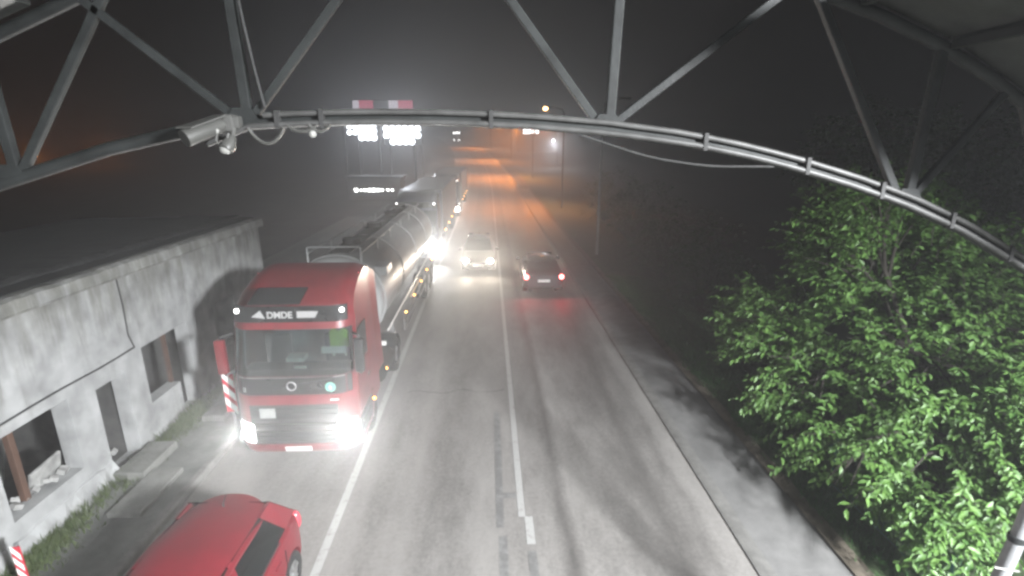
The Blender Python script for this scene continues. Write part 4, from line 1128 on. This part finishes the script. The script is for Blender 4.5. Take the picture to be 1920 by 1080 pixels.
def grow_tree(name, base, lobes, n_spray, per, ln, label, mat, trunk_r, fork_z, group=None, singles=0, limbs=None, droop=.55, shell=.55):
    t = empty(name, base, 0, label, 'tree', group)
    B = Vector(base)
    centre = (np.mean([l_[0] for l_ in lobes]), np.mean([l_[1] for l_ in lobes]), base[2] + fork_z)
    frames, twigs = leaf_frames(lobes, n_spray, per, ln, centre, droop, shell)
    tr = MB()
    fk = Vector((0.1, 0, fork_z))
    tr.tube([(0, 0, -.3), (.02, .03, fork_z * .4), fk * .8, fk], [trunk_r * 1.25, trunk_r, trunk_r * .9, trunk_r * .8], 12)
    tr.build('trunk', 'bark', t, smooth=50)
    for l_ in lobes:
        e_ = Vector(l_[:3]) - B
        br = MB(); mid = fk.lerp(e_, .5) + Vector((random.uniform(-.2, .2), random.uniform(-.2, .2), .25))
        br.tube([fk - Vector((0, 0, .2)), fk.lerp(mid, .5) + Vector((0, 0, .08)), mid, e_], [trunk_r * .55, trunk_r * .42, trunk_r * .3, trunk_r * .12], 8)
        for k in range(9):
            u = random.uniform(.3, 1); a = mid.lerp(e_, u)
            d = Vector((random.gauss(0, 1), random.gauss(0, 1), random.gauss(.1, .6))).normalized()
            b_ = e_ + Vector((d.x * l_[3], d.y * l_[4], d.z * l_[5])) * .85
            if b_.z + B.z < l_[6]: b_.z = l_[6] - B.z
            br.tube([a, a.lerp(b_, .5) + Vector((0, 0, .12)), b_], [trunk_r * .2, trunk_r * .12, .008], 6)
        br.build('branch', 'bark', t, smooth=50)
    # twigs
    tw = MB()
    for q in twigs[::2]:
        tw.tube([Vector(q[0]) - B, Vector(q[2]) - B, Vector(q[4]) - B], [.007, .005, .003], 3, False)
    stuff(tw.build('twigs', 'bark', t))
    if singles:
        cp = np.array(cam.location); f_ = np.array(fwd); right_ = np.array([math.cos(YAW), -math.sin(YAW), 0]); dn = np.cross(f_, right_)
        def key(fr):
            q = fr[0] - cp; dd = q @ f_
            u = (q @ right_) / dd; v = (q @ dn) / dd
            inn = abs(u) < .98 and abs(v) < .55
            return (0 if inn else 1, dd / fr[4])
        frames.sort(key=key)
        near, frames = frames[:singles], frames[singles:]
        lm = bpy.data.meshes.new('leaf')
        lm.from_pydata([(v[0] * .42, v[1], v[2]) for v in LEAFV], [], LEAFF); lm.materials.append(M[mat]); lm.shade_smooth()
        for (pos, xx, ax, zz, s_) in near:
            o = bpy.data.objects.new('leaf', lm); C.objects.link(o); o.parent = t
            mt = Matrix(((xx[0], ax[0], zz[0]), (xx[1], ax[1], zz[1]), (xx[2], ax[2], zz[2]))).to_4x4()
            o.matrix_local = Matrix.Translation(Vector(pos) - B) @ mt @ Matrix.Scale(s_, 4)
    cr = leaf_mesh([(f[0] - np.array(base), *f[1:]) for f in frames], 'crown', mat)
    cr.parent = t; stuff(cr)
    return t
# lobes: x, y, z, rx, ry, rz, lowest z
lob = [(5.95, 7.1, 1.25, .75, .9, .6, .65), (6.3, 5.9, 1.1, .7, .7, .5, .6), (8.0, 8.3, 2.6, 1.9, 2.3, 1.7, .75), (6.7, 6.4, 1.75, 1.1, 1.2, .95, .75), (7.9, 6.2, 2.3, 1.3, 1.2, 1.2, .9), (6.5, 9.0, 2.0, 1.2, 1.6, 1.2, .7),
       (7.3, 9.2, 4.1, 1.3, 1.5, 1.2, 1.5), (9.4, 8.6, 3.4, 1.6, 1.9, 1.6, .9), (6.9, 9.0, 5.0, .55, .6, .7, 3), (8.8, 6.6, 1.8, 1.3, 1.2, 1.1, .6), (8.6, 10.8, 4.3, 1.9, 1.6, 1.5, 1.5), (6.5, 10.9, 2.1, 1.0, 1.2, 1.2, .6)]
grow_tree('leafy_tree', (8.7, 8.9, -.15), lob, 4300, 13, .128, 'large leafy green tree overhanging the right pavement', 'leaf', .16, 1.3, singles=300)
lob2 = [(13.5, 15.5, 4.4, 2.6, 2.4, 2.2, 2.0), (12.2, 16.2, 5.8, 2.2, 2.0, 1.6, 3.0), (15.6, 16.6, 5.6, 2.2, 2.2, 1.8, 3.0)]
grow_tree('leafy_tree', (13.6, 16, -.5), lob2, 1100, 9, .20, 'dim tree behind the large one at the right edge', 'leaf_far', .2, 2.4)
def bush(x, y, s, label):
    lb = [(x, y, .6 * s, .9 * s, 1.1 * s, .8 * s, .1), (x + .6 * s, y + .8 * s, .9 * s, 1.0 * s, 1.0 * s, .9 * s, .1)]
    t = empty('roadside_bush', (x, y, -.1), 0, label, 'bush', 'dim bushes along the right verge')
    fr, tw = leaf_frames(lb, int(170 * s), 10, .17, (x, y, 0), .4, .4)
    mbt = MB()
    for q in tw[::6]: mbt.tube([(random.uniform(-.1, .1), random.uniform(-.1, .1), 0), Vector(q[0]) - Vector((x, y, -.1))], [.02, .008], 5)
    mbt.build('stems', 'bark', t)
    c_ = leaf_mesh([(f[0] - np.array((x, y, -.1)), *f[1:]) for f in fr], 'crown', 'leaf_far'); c_.parent = t; stuff(c_)
for x, y, s, lb in ((8.2, 14.5, 1.4, 'dim bush just beyond the large tree'), (8.4, 19, 1.7, 'second dim bush along the dark verge'), (8.9, 25, 1.9, 'dim bush right of the unlit pole'), (9.5, 34, 2.2, 'dim bush behind the unlit pole'), (10, 44, 2.4, 'far dim bush along the right of the orange road')):
    bush(x, y, s, lb)

# ---------------------------------------------------------------- haze
hz, n, l = new_mat('haze_air')
out = n.new('ShaderNodeOutputMaterial'); pv = n.new('ShaderNodeVolumePrincipled')
pv.inputs['Color'].default_value = (.92, .93, .95, 1); pv.inputs['Density'].default_value = HAZE; pv.inputs['Anisotropy'].default_value = 0.72
l.new(pv.outputs[0], out.inputs['Volume'])
hb = MB().box(-440, 440, -60, 440, -2.0, 32).build('haze', hz)
hb['kind'] = 'stuff'
tag(hb, 'thin night haze filling the air over the road', 'haze')
